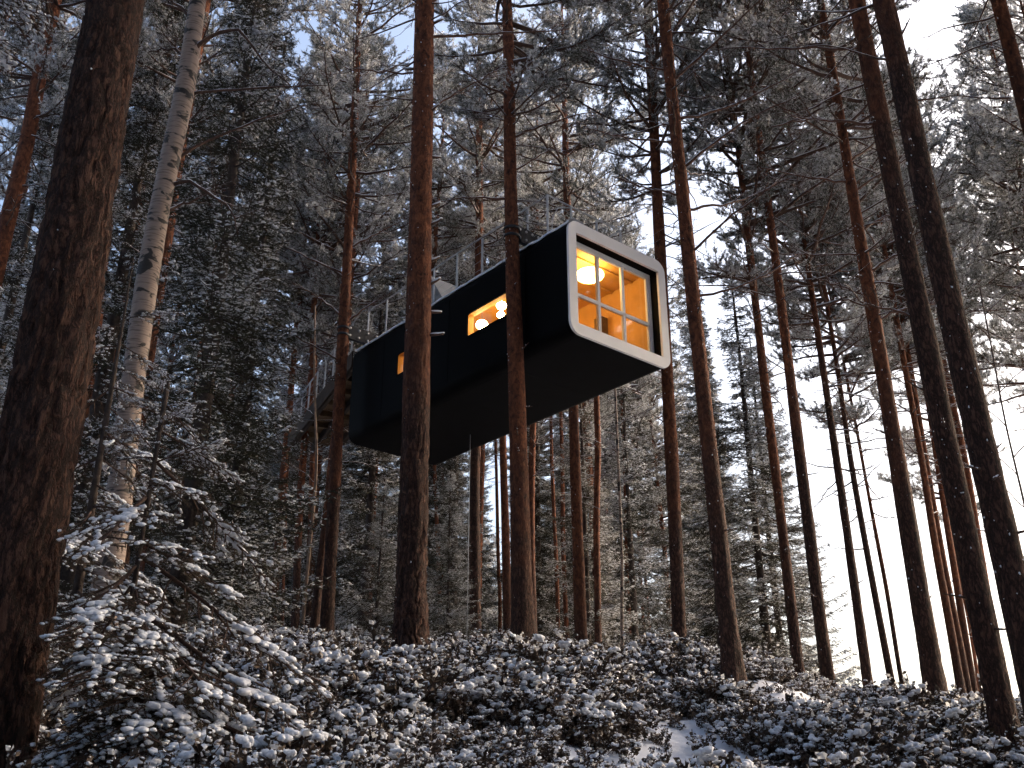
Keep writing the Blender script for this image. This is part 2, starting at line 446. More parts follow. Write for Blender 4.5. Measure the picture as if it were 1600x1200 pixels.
def pine_crown(seed, H=10.5, Rr=2.5, dead=5.0, dens=1.0):
    """limbs (0), needles (1), frosted needles (2), snow (3)"""
    rng = np.random.default_rng(seed); mb = MB()
    TP, TD = [], []
    z = 0.0
    side = rng.uniform(0, 2 * pi)
    while z < H:
        u = z / H
        prof = (.55 + .45 * min(1, u / .22)) * (1 - max(0, u - .3) / .78) ** .8
        for k in range(rng.integers(3, 6)):
            az = rng.uniform(0, 2 * pi)
            L = Rr * prof * rng.uniform(.55, 1.2) * (1 + .18 * cos(az - side))
            el = R(rng.uniform(-8, 18) + 42 * u)
            P = limb_path((0, 0, z + rng.uniform(-.15, .15)), az, el, L, 7, rng.uniform(0, .10), rng.uniform(.05, .28), .10, rng)
            r0 = .014 + .013 * L
            mb.tube(P, np.linspace(r0, .007, 7), 5, 0, True, False)
            snow_line(mb, P, np.linspace(r0, .007, 7), rng, 3)
            ns = int((6 + 6.5 * L) * dens)
            for s in range(ns):
                t = .25 + .75 * rng.random() ** .8
                q, d = along(P, t)
                sg = rng.choice((-1, 1)); a2 = az + sg * R(rng.uniform(25, 80))
                l2 = (.25 + .5 * rng.random()) * (1.15 - .5 * t) * min(1, L / 1.6 + .3)
                P2 = limb_path(q, a2, R(rng.uniform(-12, 45)), l2, 4, 0, .18, .12, rng)
                mb.tube(P2, np.linspace(.009, .004, 4), 3, 0, False, False)
                m_ = int(5 + 11 * l2)
                for j in range(m_):
                    tt = .25 + .75 * rng.random()
                    q2, d2 = along(P2, tt)
                    off = unit(d2 * .7 + rng.normal(0, .55, 3) + np.array([0, 0, .45]))
                    TP.append(q2 + off * rng.uniform(.03, .16)); TD.append(off)
        z += rng.uniform(.38, .62)
    for k in range(int(dead * 5)):                      # dead lower limbs
        z = -dead * rng.random() ** 1.3
        az = rng.uniform(0, 2 * pi); L = rng.uniform(.5, 2.1) * (1 + z / dead * .35)
        P = limb_path((0, 0, z), az, R(rng.uniform(-20, 25)), L, 7, rng.uniform(-.05, .12), rng.uniform(-.15, .2), .16, rng)
        mb.tube(P, np.linspace(.008 + .008 * L, .004, 7), 4, 0, True, False)
        snow_line(mb, P, np.linspace(.008 + .008 * L, .004, 7), rng, 3)
        for s in range(rng.integers(2, 7)):
            q, d = along(P, rng.uniform(.25, 1)); a2 = az + rng.choice((-1, 1)) * R(rng.uniform(20, 70))
            P2 = limb_path(q, a2, R(rng.uniform(-25, 35)), rng.uniform(.15, .7), 4, 0, 0, .18, rng)
            mb.tube(P2, np.linspace(.006, .003, 4), 3, 0, False, False)
            if rng.random() < .5: snow_line(mb, P2, np.linspace(.006, .003, 4), rng, 3)
    TP, TD = np.array(TP), np.array(TD); n = len(TP)
    nd = 19
    base = np.repeat(TP, nd, 0) - np.repeat(TD, nd, 0) * rng.uniform(0, .13, (n * nd, 1))
    D = np.repeat(TD, nd, 0) + rng.normal(0, .55, (n * nd, 3))
    clump = fbm(TP * .9 + seed, 2)
    frost = np.repeat(.32 + .55 * np.clip((clump - .40) * 4, 0, 1), nd)
    fz = rng.random(n * nd) < frost * (.35 + .65 * (D[:, 2] > .1))
    Ln = rng.uniform(.05, .095, n * nd); Wn = rng.uniform(.0075, .012, n * nd)
    mb.needles(base[~fz], D[~fz], Ln[~fz], Wn[~fz], rng, 1)
    mb.needles(base[fz], D[fz], Ln[fz], Wn[fz] * 1.2, rng, 2)
    pick = rng.random(n) < np.clip(.08 + (clump - .42) * 1.8, .05, .5)
    SP = TP[pick] + np.array([0, 0, .025])
    mb.blobs(SP, rng.uniform(.012, .034, pick.sum()), rng, 3, 0, .35)
    return mb.mesh('pine_crown', [M_TWIG, M_PINE, M_FROST, M_SNOW]), n

def spruce_crown(seed, H=16.0, Rr=1.9, z0=.9, droop=.28, snowy=.5, hang=.5):
    rng = np.random.default_rng(seed); mb = MB()
    BP, BD, BL, BS = [], [], [], []
    z = z0
    while z < H - .2:
        u = z / H
        prof = min(1, (z + .5) / 2.2) * (1 - u) ** .85
        for k in range(rng.integers(4, 7)):
            az = rng.uniform(0, 2 * pi); L = max(.2, Rr * prof * rng.uniform(.65, 1.15))
            P = limb_path((0, 0, z + rng.uniform(-.15, .15)), az, R(-12 + 45 * u ** 1.5 + rng.uniform(-8, 8)), L, 6, droop * rng.uniform(.6, 1.2) * (1 - u), .30 * (1 - u), .08, rng)
            mb.tube(P, np.linspace(.010 + .008 * L, .005, 6), 4, 0, True, False)
            nt = int(L / .048) + 4
            for s in range(nt):
                t = .12 + .88 * (s + rng.random()) / nt
                q, d = along(P, min(t, .999)); sg = 1 if s % 2 else -1
                a2 = az + sg * R(rng.uniform(30, 75)); l2 = (.12 + .42 * (1 - t) ** .6) * min(1.0, .45 + L * .45) * rng.uniform(.6, 1.15)
                dz = -hang * rng.uniform(.1, 1.1)
                dd = unit((cos(a2), sin(a2), dz))
                BP.append(q); BD.append(dd); BL.append(l2); BS.append(1)
                if rng.random() < .55:
                    BP.append(q + dd * l2 * .4); BD.append(unit(dd + rng.normal(0, .5, 3))); BL.append(l2 * .6); BS.append(1)
        z += rng.uniform(.24, .38)
    BP, BD, BL = np.array(BP), np.array(BD), np.array(BL); n = len(BP)
    mb.needles(BP, BD, BL, .018, rng, 1)
    nd = 14
    t = np.tile((np.arange(nd) + .5) / nd, n)[:, None]
    P = np.repeat(BP, nd, 0) + np.repeat(BD * BL[:, None], nd, 0) * t
    Dn = np.repeat(BD, nd, 0) * .9 + rng.normal(0, .55, (n * nd, 3))
    clump = fbm(BP * 1.1 + seed * 3.1, 2)
    fr = np.repeat((.18 + .8 * np.clip((clump - .42) * 4, 0, 1)) * snowy, nd)
    fz = rng.random(n * nd) < fr * (Dn[:, 2] > -.25)
    Ln = rng.uniform(.035, .07, n * nd); Wn = rng.uniform(.010, .016, n * nd)
    mb.needles(P[~fz], Dn[~fz], Ln[~fz], Wn[~fz], rng, 1)
    mb.needles(P[fz] + [0, 0, .01], Dn[fz], Ln[fz], Wn[fz] * 1.3, rng, 2)
    pk = rng.random(n) < np.clip(.05 + (clump - .42) * 1.9, .03, .6) * snowy
    tt = rng.uniform(.2, .95, (n, 1))
    SP = (BP + BD * BL[:, None] * tt + [0, 0, .02])[pk]
    s = rng.uniform(.010, .032, len(SP))
    mb.blobs(SP, np.stack([s * 1.6, s * .9, s * .6], 1), rng, 3, 0, .45)
    zz = np.linspace(.3, H, 8)
    return mb.mesh('spruce_crown', [M_SPBARK, M_SPRUCE, M_FROST, M_SNOW]), n

def trunk_mesh(name, H, rb, hA, rA, seed, segs=16, rings=60, furrow=.0, mats=None, rt=.02, wig=.05, flare=.45, bark_line=5.0, fs=9.0):
    rng = np.random.default_rng(seed)
    z = np.concatenate([[-.6], np.linspace(-.25, 1.2, max(6, rings // 6)), np.linspace(1.2, H, rings)[1:]])
    r = np.where(z < hA, rb + (rA - rb) * z / hA, rA + (rt - rA) * np.clip((z - hA) / max(.1, H - hA), 0, 1))
    r = r * (1 + flare * np.exp(-np.maximum(z + .1, 0) / .40))
    cx = (fbm(np.stack([z * .22 + seed, z * 0, z * 0], -1), 2) - .5) * wig * 4; cy = (fbm(np.stack([z * .22, z * 0 + seed, z * 0 + 5], -1), 2) - .5) * wig * 4
    k0 = np.interp(0, z, cx), np.interp(0, z, cy)
    cx, cy = cx - k0[0], cy - k0[1]
    a = np.arange(segs) * 2 * pi / segs
    Rz = r[:, None] * np.ones(segs)[None]
    ca, sa = np.cos(a)[None], np.sin(a)[None]
    p = np.stack([ca * Rz, sa * Rz, np.broadcast_to(z[:, None], Rz.shape)], -1)
    Rz = Rz * (1 + .10 * (fbm(p * [2.2, 2.2, .6] + seed, 2) - .5) * 2)
    lob = 1 + .15 * np.exp(-np.maximum(z, 0) / .45)[:, None] * np.cos(a * 4 + seed)[None]
    Rz = Rz * lob
    if furrow:
        q = p * [fs, fs, fs * .30] + seed
        q = q + 1.3 * (np.stack([vnoise(p * 7), vnoise(p * 7 + 5), vnoise(p * 7 + 9)], -1) - .5)
        w = np.abs(2 * fbm(q, 2) - 1)
        dep = np.clip(w / .20, 0, 1)
        fade = np.clip(1.25 - z / (bark_line * 1.2), .18, 1)[:, None]
        Rz = Rz + furrow * fade * (dep - .7) + furrow * .9 * fade * (fbm(p * [26, 26, 12], 3) - .5)
    V = np.stack([cx[:, None] + ca * Rz, cy[:, None] + sa * Rz, np.broadcast_to(z[:, None], Rz.shape)], -1)
    n = len(z)
    i = np.arange(n - 1)[:, None] * segs; j = np.arange(segs)[None]; k = (j + 1) % segs
    F = np.stack([i + j, i + k, i + segs + k, i + segs + j], -1).reshape(-1, 4)
    mb = MB(); mb.add(V, F, 0, True)
    def axis(h): return np.array([np.interp(h, z, cx), np.interp(h, z, cy), h]), float(np.interp(h, z, r))
    return mb.mesh(name, mats or M_BARK), axis

def bark_snow(axis, zmin, zmax, n, seed, az=pi, spread=1.2, smax=.03):
    """windblown snow lumps stuck to one side of a trunk, as one fine part"""
    rng = np.random.default_rng(seed); P, S = [], []
    for _ in range(n):
        h = zmin + (zmax - zmin) * rng.random()
        c, r = axis(h); a = az + rng.normal(0, spread)
        P.append(c + np.array([cos(a), sin(a), 0]) * r * 1.0)
        s = smax * rng.uniform(.25, 1) ** 1.6; S.append((s * .8, s * .8, s * rng.uniform(.7, 1.6)))
    mb = MB(); mb.blobs(np.array(P), np.array(S), rng, 0, 0, .35)
    return mb

PINE = [pine_crown(s, H=h, Rr=r, dead=d)[0] for s, h, r, d in ((1, 10.5, 2.7, 4.0), (2, 11.5, 2.4, 4.5), (3, 9.5, 3.0, 3.5), (4, 11, 2.6, 4.0))]
SPR = [spruce_crown(11, 17, 2.1, .4, .34, .95)[0], spruce_crown(12, 15, 2.3, .6, .24, 1.25)[0], spruce_crown(13, 19, 1.9, .7, .36, .9)[0]]

def place_pine(label, x, y, lean, rb, hA, rA, cs, var, seed, group=None, sc=1.0, bark=5.0, near=0, crot=None, snow=0, az=pi):
    zg = gz(x, y)
    t = thing('pine_tree', label, 'pine tree', (x, y, zg), (0, math.atan(lean), 0), group)
    ch = (10.5, 11.5, 9.5, 11)[var] * sc
    segs, rings, fur = ((12, 40, 0), (28, 120, .012), (120, 420, .034))[near]
    me, axis = trunk_mesh('pine_trunk', cs + ch * .96, rb, hA, rA, seed, segs, rings, fur, wig=(.05, .016, .012)[near], bark_line=bark, fs=(9, 11, 10)[near])
    tr = link('trunk', me, t); tr['bark_line'] = bark
    c, r = axis(cs)
    cr = link('crown', PINE[var], t, c, (0, 0, crot if crot is not None else seed * 1.7), sc)
    if snow:
        s = bark_snow(axis, .2, cs, snow, seed + 5, az, 1.1, .013).build('bark_snow', M_SNOW, t); s['kind'] = 'stuff'
    return t, axis, zg

def place_spruce(label, x, y, var, sc, seed, group=None, rot=None, sx=1.0):
    zg = gz(x, y)
    t = thing('spruce_tree', label, 'spruce tree', (x, y, zg - .05), (0, 0, 0), group)
    H = (17, 15, 19)[var] * sc
    me, axis = trunk_mesh('spruce_trunk', H, .011 * H, H * .6, .005 * H, seed, 10, 30, 0, mats=M_SPBARK, wig=.02)
    link('trunk', me, t)
    link('crown', SPR[var], t, (0, 0, 0), (0, 0, seed * 1.3), (sc * sx, sc * sx, sc))
    return t
# ------------------------------------------------------------------ the pines one can tell apart
G_FRONT, G_MID, G_FAR = 'pines standing on the near slope', 'pines around the cabin', 'thin pines beyond the cabin'
#  label, x, y, z of the measured foot, lean, foot radius, z of upper measure, radius there, crown start, crown kind, bark line, near, snow, group
PINES = [
 ('thick dark furrowed pine trunk filling the left edge of the picture', -3.26, 6.8, .40, -.021, .268, 5.9, .235, 13.0, 0, 9.0, 2, 60, G_FRONT),
 ('slim red-barked pine left of the thick furrowed trunk', -10.33, 18, 11.72, -.002, .17, 17.4, .150, 11.0, 1, 3.0, 0, 0, G_MID),
 ('dark red pine trunk half hidden behind the thick furrowed trunk', -9.53, 21, 12.7, -.037, .17, 16.6, .136, 10.0, 2, 4.0, 0, 0, G_MID),
 ('orange pine trunk peeking out right behind the white birch', -7.33, 19, 13.93, -.001, .165, 18.4, .130, 11.5, 3, 3.0, 0, 0, G_MID),
 ('red-barked pine clamped to the rear corner of the black cabin', -4.07, 23, 4.39, -.019, .150, 17.9, .114, 11.5, 0, 4.0, 1, 40, G_MID),
 ('large pine in front of the cabin with broken snowy stubs on its trunk', -1.25, 13, 1.9, -.018, .185, 12.6, .160, 13.0, 1, 4.2, 2, 300, G_FRONT),
 ('pine with dark steel bands, clamped to the side of the cabin', .20, 18.4, 3.07, -.022, .185, 16.7, .124, 11.5, 2, 2.4, 1, 90, G_MID),
 ('pine rising behind the middle of the cabin beside a thin pale cable', -.96, 28, 5.38, -.007, .165, 21.6, .110, 13.0, 3, 6.5, 0, 0, G_MID),
 ('very thin bright orange pine seen below the cabin', -.54, 40, 6.81, -.026, .075, 14.7, .062, 13.0, 0, .5, 0, 0, G_FAR),
 ('brown pine just left of the steel-banded pine, below the cabin', -.10, 33, 5.62, -.024, .145, 12.3, .122, 12.0, 1, 3.5, 0, 0, G_FAR),
 ('knobbly orange pine emerging below the front end of the cabin', 1.71, 26, 4.0, -.004, .160, 20.0, .095, 11.5, 3, 1.5, 1, 60, G_MID),
 ('thin brown pine, left one of a close pair below the cabin front', 1.63, 37, 5.77, -.012, .08, 14.6, .061, 12.0, 2, 3.0, 0, 0, G_FAR),
 ('thin orange-lit pine, right one of a close pair below the cabin front', 1.88, 35, 5.38, -.011, .086, 13.0, .069, 12.5, 1, .5, 0, 0, G_FAR),
 ('dark pine right behind the knobbly orange pine', 3.04, 37, 6.39, -.032, .115, 12.6, .108, 11.0, 3, 6.0, 0, 0, G_FAR),
 ('thin brown pine between the knobbly orange pine and the thin white birch', 3.52, 41, 7.08, -.023, .078, 12.0, .066, 12.0, 0, 2.0, 0, 0, G_FAR),
 ('thin far pine, left of two right of the thin white birch', 5.71, 45, 7.91, -.010, .07, 13.0, .057, 9.5, 1, 1.5, 0, 0, G_FAR),
 ('thin far pine, right of two right of the thin white birch', 6.04, 46, 8.22, -.016, .07, 13.3, .059, 10, 2, 1.5, 0, 0, G_FAR),
 ('orange far pine peeking out behind the pine at the window frame', 6.62, 44, 9.76, -.025, .11, 12.7, .098, 10, 3, 1.0, 0, 0, G_FAR),
 ('pine passing just behind the white window frame of the cabin', 3.22, 20.2, 3.2, .014, .140, 19.0, .115, 11.5, 0, 4.0, 1, 60, G_MID),
 ('orange pine with long bare limbs, first right of the cabin', 3.12, 15, 2.19, -.020, .136, 14.5, .103, 12.2, 1, 3.6, 1, 110, G_FRONT),
 ('slender brown pine, second right of the cabin', 5.40, 20, 2.72, -.008, .108, 14.3, .074, 9.0, 2, 3.4, 1, 40, G_MID),
 ('straight dark pine, third right of the cabin, its crown high', 5.63, 19, 2.50, -.008, .122, 17.0, .067, 12.0, 3, 5.5, 1, 60, G_MID),
 ('slim dark pine silhouetted against the white sky, fourth right of the cabin', 7.0, 21, 2.74, -.010, .10, 12.6, .060, 8.6, 0, 8.0, 1, 30, G_MID),
 ('slimmer dark pine silhouetted against the white sky, fifth right of the cabin', 8.19, 23, 2.96, -.027, .083, 11.8, .056, 8.0, 1, 8.0, 0, 0, G_MID),
 ('thinnest snaggy brown pine silhouetted against the white sky', 9.88, 27, 3.39, -.046, .066, 9.4, .044, 8.4, 2, 4.0, 0, 0, G_FAR),
 ('orange pine with upswept limbs and a flared dark foot on the right slope', 5.94, 15, 1.63, -.008, .155, 12.9, .074, 10.2, 3, 4.4, 1, 110, G_FRONT),
 ('reddish pine, leftmost of the three close together on the right crest', 10.07, 24, 3.02, -.001, .093, 12.1, .075, 9.0, 1, 2.0, 0, 0, G_MID),
 ('reddish pine, middle of the three close together on the right crest', 10.63, 25, 3.07, .002, .09, 10.2, .075, 9.4, 0, 2.0, 0, 0, G_MID),
 ('reddish pine, rightmost of the three close together on the right crest', 11.23, 26, 3.34, .013, .093, 10.7, .078, 10.0, 2, 2.5, 0, 0, G_MID),
 ('thin pale pine behind the three close together on the right crest', 14.0, 32, 4.77, .013, .06, 10.3, .052, 9.0, 3, 3.0, 0, 0, G_FAR),
 ('near black-barked pine on the right, left and slimmer of a crossing pair', 5.0, 11, .64, -.019, .134, 10.6, .111, 12.5, 0, 8.5, 1, 90, G_FRONT),
 ('near black-barked pine on the right, right and thicker of a crossing pair', 4.58, 9.3, .75, -.033, .155, 9.0, .112, 12.5, 1, 9.0, 1, 120, G_FRONT),
 ('dark pine trunk cutting the top right corner of the picture', 7.34, 12, 9.46, -.003, .14, 11.6, .107, 13.0, 2, 9.0, 1, 30, G_FRONT),
 ('slender brown pine below the top right corner trunk', 15.38, 26, 18.37, -.001, .11, 22.1, .081, 12.0, 3, 5.0, 0, 0, G_MID),
 ('thin reddish pine under the dark spruce, left of the walkway', -7.26, 33, 6.6, -.040, .055, 11.0, .043, 10.0, 0, 2.0, 0, 0, G_FAR),
 ('brown pine behind the wavy pale sapling, under the walkway', -6.10, 31, 6.01, -.052, .105, 9.7, .09, 11.0, 1, 4.0, 0, 0, G_FAR),
 ('thin orange pine, left of two just right of the large stubbed pine', -2.66, 38, 7.25, -.046, .082, 12.9, .074, 12.0, 2, .5, 0, 0, G_FAR),
 ('thin orange pine, right of two just right of the large stubbed pine', -2.60, 40, 7.64, -.035, .075, 13.6, .065, 12.5, 3, .5, 0, 0, G_FAR),
]
AX = {}
for i, (lab, x, y, zB, lean, rB, zA, rA, cs, var, bark, near, snow, grp) in enumerate(PINES):
    x0 = x + lean * (gz(x, y) - zB)
    hA = max(2.0, zA - gz(x0, y))
    AX[i] = place_pine(lab, x0, y, lean, rB, hA, rA, cs, var, 20 + i, grp, 1.0, bark, near, None, snow, pi * (.95 if x < 4 else 1.25))
# pines that close the wood behind, seen only as crowns between the nearer stems
rf = random.Random(5)
for k, (x, y) in enumerate([(-14, 22), (-16, 28), (-12, 30), (-9, 27), (-13, 36), (-7.5, 38), (-4.8, 35), (-1.6, 46), (1.0, 44), (2.6, 32), (4.2, 39),
                            (-18, 34), (-3, 50), (4.5, 50), (-10, 46), (-6, 29), (14.5, 22), (17.5, 31), (13, 28.5), (19.5, 25), (13.2, 29), (14.6, 25), (16.5, 28), (-5.2, 27.5), (-2.9, 30.5), (-7.2, 31.5), (-9.6, 33), (-11, 25.5), (-3.6, 41), (.6, 30.5), (-1.2, 36.5), (-6, 43), (-14, 43)]):
    place_pine('snow-dusted background pine closing the wood behind the cabin', x, y, rf.uniform(-.02, .02), .12, 12, .09, rf.uniform(10, 13) if x > -5 else rf.uniform(8.5, 12),
               k % 4, 90 + k, 'background pines closing the wood', rf.uniform(.9, 1.1), 3.5, 0)

# broken stubs on the large pine before the cabin
t, axis, zg = AX[5]
rs = np.random.default_rng(3)
for k, (h, a, L) in enumerate([(4.55, -.1, .17), (4.95, .25, .13), (5.35, -.2, .12), (5.75, .1, .10), (6.35, -.15, .14), (6.7, .2, .11), (7.6, .3, .1), (8.4, -.3, .1), (9.3, 2.9, .12), (10.2, .1, .14)]):
    c, r = axis(h)
    P = limb_path(c + np.array([cos(a), sin(a), 0]) * r * .8, a, R(rs.uniform(-5, 30)), L + .06, 4, 0, .1, .1, rs)
    mb = MB(); mb.tube(P, np.array([.026, .021, .017, .013]), 6, 0)
    Q = P + [0, 0, .016]; Q[-1] += (Q[-1] - Q[-2]) * .15; mb.tube(Q, np.array([.006, .017, .020, .010]), 6, 1)
    mb.build('branch_stub', [M_TWIG, M_SNOW], t)

def bare_limb(parent, P, r0, r1, seed, twigs=6, tl=.7, snow=True, name='limb', m=None):
    rng = np.random.default_rng(seed)
    P = np.asarray(P, float)
    tt = np.linspace(0, 1, 12); n = len(P) - 1      # smooth through the given points
    k = np.linspace(0, 1, len(P))
    Q = np.stack([np.interp(tt, k, P[:, i]) for i in range(3)], 1)
    for _ in range(2): Q[1:-1] = (Q[:-2] + 2 * Q[1:-1] + Q[2:]) / 4
    Q[1:] += rng.normal(0, .012, (11, 3))
    mb = MB(); rad = np.linspace(r0, r1, 12)
    mb.tube(Q, rad, 7, 0)
    if snow: snow_line(mb, Q, rad, rng, 1)
    for s in range(twigs):
        q, d = along(Q, rng.uniform(.3, 1)); az = math.atan2(d[1], d[0]) + rng.choice((-1, 1)) * R(rng.uniform(20, 65))
        P2 = limb_path(q, az, R(rng.uniform(-20, 45)), tl * rng.uniform(.4, 1), 6, 0, .1, .16, rng)
        rr = np.linspace(max(r1 * .9, .006), .003, 6)
        mb.tube(P2, rr, 4, 0, True, False)
        if snow: snow_line(mb, P2, rr, rng, 1)
        for s2 in range(3):
            q2, d2 = along(P2, rng.uniform(.3, 1)); a3 = az + rng.choice((-1, 1)) * R(rng.uniform(20, 60))
            P3 = limb_path(q2, a3, R(rng.uniform(-25, 40)), tl * .45 * rng.uniform(.4, 1), 4, 0, 0, .2, rng)
            mb.tube(P3, np.linspace(.005, .0025, 4), 3, 0, False, False)
    return mb.build(name, [m or M_TWIG, M_SNOW], parent)

for idx in (4, 6, 10, 18, 19, 20, 21, 22, 25, 30, 31):        # short dead stubs on the other clear stems
    t, axis, zg = AX[idx]
    for k in range(9):
        h = rs.uniform(1.5, 9.5); a = rs.uniform(0, 2 * pi); c, r = axis(h)
        P = limb_path(c + np.array([cos(a), sin(a), 0]) * r * .8, a, R(rs.uniform(-15, 40)), rs.uniform(.10, .32), 4, 0, .1, .15, rs)
        mb = MB(); mb.tube(P, np.array([.016, .012, .009, .006]), 5, 0)
        mb.blobs(P[1:3] + [0, 0, .010], np.array([(.022, .014, .010)] * 2), rs, 1, 0, .3)
        mb.build('branch_stub', [M_TWIG, M_SNOW], t)
# long bare limbs of the first pine right of the cabin and upswept limbs of the pine on the right slope
M_LIMB = simple('orange_limb_bark', (.095, .048, .032), .85, var=.4, vscale=12)
def limbs_on(idx, rows, seed):
    t, axis, zg = AX[idx]
    for k, (h, az, L, el, rise, r0) in enumerate(rows):
        rng = np.random.default_rng(seed + k); c, r = axis(h)
        P = limb_path(c, R(az), R(el), L, 8, 0, rise, .05, rng)
        bare_limb(t, P, r0, .009, seed + k, int(4 + L * 2), .55, True, 'limb', M_LIMB)
limbs_on(19, [(6.2, 10, 2.0, 12, .30, .022), (7.0, -25, 2.4, 40, -.22, .024), (7.9, 25, 2.2, 15, .25, .024), (8.7, -8, 2.7, 38, -.16, .027), (9.3, 175, 1.6, 10, .1, .02),
              (9.8, 15, 3.0, 22, .22, .030), (10.6, -15, 2.8, 45, -.1, .030), (10.9, 165, 1.8, 25, .1, .022), (11.6, 5, 2.4, 58, 0, .028), (8.2, 200, 1.3, 0, .1, .018)], 300)
limbs_on(25, [(6.3, 5, 1.3, 30, -.2, .022), (7.2, -15, 1.6, 32, -.15, .026), (8.0, 15, 1.5, 35, -.1, .026), (8.8, -10, 1.4, 30, .0, .024), (9.4, 20, 1.6, 42, 0, .026), (9.0, 170, 1.5, 15, .1, .022), (9.9, 190, 1.6, 25, .1, .022),
              (7.6, 165, 1.2, 5, .1, .018), (6.8, 195, 1.0, 5, .1, .014)], 340)
limbs_on(5, [(9.9, 5, 2.4, 10, -.05, .026), (10.6, 0, 2.0, 30, 0, .024), (11.3, 20, 2.6, 5, .05, .026), (10.8, 185, 1.8, 20, .05, .022), (9.2, 172, 1.3, 5, .1, .018), (8.4, 10, 1.5, 40, 0, .018)], 380)
limbs_on(6, [(9.3, 185, 1.6, 12, -.25, .026), (10.0, 10, 1.4, 40, 0, .022), (10.9, 15, 2.4, 32, -.1, .030), (12.0, 5, 2.2, 20, 0, .026)], 400)
limbs_on(4, [(8.2, 170, 1.9, 45, -.1, .03), (8.0, 15, 1.7, 45, -.1, .03), (9.4, 185, 2.4, 25, 0, .03), (10.2, 10, 2.0, 35, 0, .028), (7.0, 200, 2.2, 20, .1, .026)], 420)
limbs_on(30, [(8.0, 175, 1.5, 20, -.25, .022), (9.3, 165, 1.8, 15, 0, .02), (5.2, 185, 1.0, 15, -.1, .016)], 440)

# ------------------------------------------------------------------ birches and bare saplings
def birch(label, x, y, lean, H, rb, hA, rA, seed, limbs=(), segs=24, rings=120, twig=8, group=None, m=None, wig=.08):
    zg = gz(x, y)
    t = thing('birch_tree', label, 'birch tree', (x, y, zg), (0, math.atan(lean), 0), group)
    me, axis = trunk_mesh('birch_trunk', H, rb, hA, rA, seed, segs, rings, 0, mats=m or M_BIRCH, wig=wig, flare=.25)
    link('trunk', me, t)
    for k, (h, P, r0) in enumerate(limbs):
        c, r = axis(h); P = np.array(P) + c
        bare_limb(t, P, r0, .007, seed * 7 + k, twig, .6)
    return t, axis
birch('white birch trunk with black marks beside the thick furrowed pine', -4.72, 12.0, -.014, 17, .165, 8.5, .140, 61, [
    (8.9, [(0, 0, 0), (.25, -.05, .35), (.65, -.1, .5), (.9, -.1, .15), (1.2, -.1, -.3), (1.7, -.1, -.8)], .036),
    (8.8, [(0, 0, 0), (-.25, 0, .25), (-.7, .1, .3)], .03),
    (6.6, [(0, 0, 0), (.35, -.05, .08), (.7, -.1, -.25), (1.05, -.1, -.5), (1.15, -.1, -.9)], .030),
    (6.1, [(0, 0, 0), (.4, .1, .3), (.75, .15, .55)], .024),
    (7.0, [(0, 0, 0), (.5, .1, .45), (1.2, .2, .9), (1.8, .3, 1.2)], .028),
    (8.2, [(0, 0, 0), (.6, .2, .25), (1.4, .3, .35), (2.0, .3, .4)], .026),
    (10.0, [(0, 0, 0), (.5, .1, .6), (1.2, .1, 1.0), (2.0, .2, 1.2)], .03),
    (9.6, [(0, 0, 0), (-.5, .1, .5), (-1.1, .1, 1.1)], .028),
    (11.0, [(0, 0, 0), (.3, -.2, .9), (.8, -.3, 2.0)], .03),
    (12.0, [(0, 0, 0), (-.4, -.2, .9), (-.8, -.3, 1.8)], .03)])
birch('very thin birch with a white foot right of the knobbly orange pine', 2.93, 28, -.010, 13, .046, 7, .037, 62,
      [(h, [(0, 0, 0), (.5 * s, .1, .35), (1.1 * s, .1, .55)], .012) for h, s in ((4.5, -1), (5.5, 1), (6.5, -1), (7.3, 1), (8.2, 1), (9, -1), (10, 1), (10.8, -1))], 10, 60, 5)
M_SAP = simple('pale_sapling_bark', (.22, .15, .11), .8, var=.3, vscale=8)
birch('wavy pale bare sapling standing under the walkway', -4.82, 24, -.012, 9, .048, 4.5, .034, 63,
      [(h, [(0, 0, 0), (.4 * s, .1, .35), (.9 * s, .1, .6)], .010) for h, s in ((3, 1), (4, -1), (5, 1), (5.8, -1), (6.6, 1))], 10, 60, 5, None, M_SAP, .16)
M_BTW = simple('grey_twig_bark', (.10, .08, .075), .85, var=.3, vscale=10)
birch('bare twiggy young birch at the right edge of the picture', 10.6, 20.5, .01, 9.5, .034, 5, .022, 64,
      [(h, [(0, 0, 0), (.4 * s, -.1, .4), (.9 * s, -.15, .75), (1.4 * s, -.1, .9)], .013) for h, s in ((3, -1), (3.6, 1), (4.3, -1), (5, -1), (5.4, 1), (6.1, -1), (6.9, 1), (7.5, -1), (8.2, -1), (8.8, 1))], 10, 50, 12, None, M_BTW)

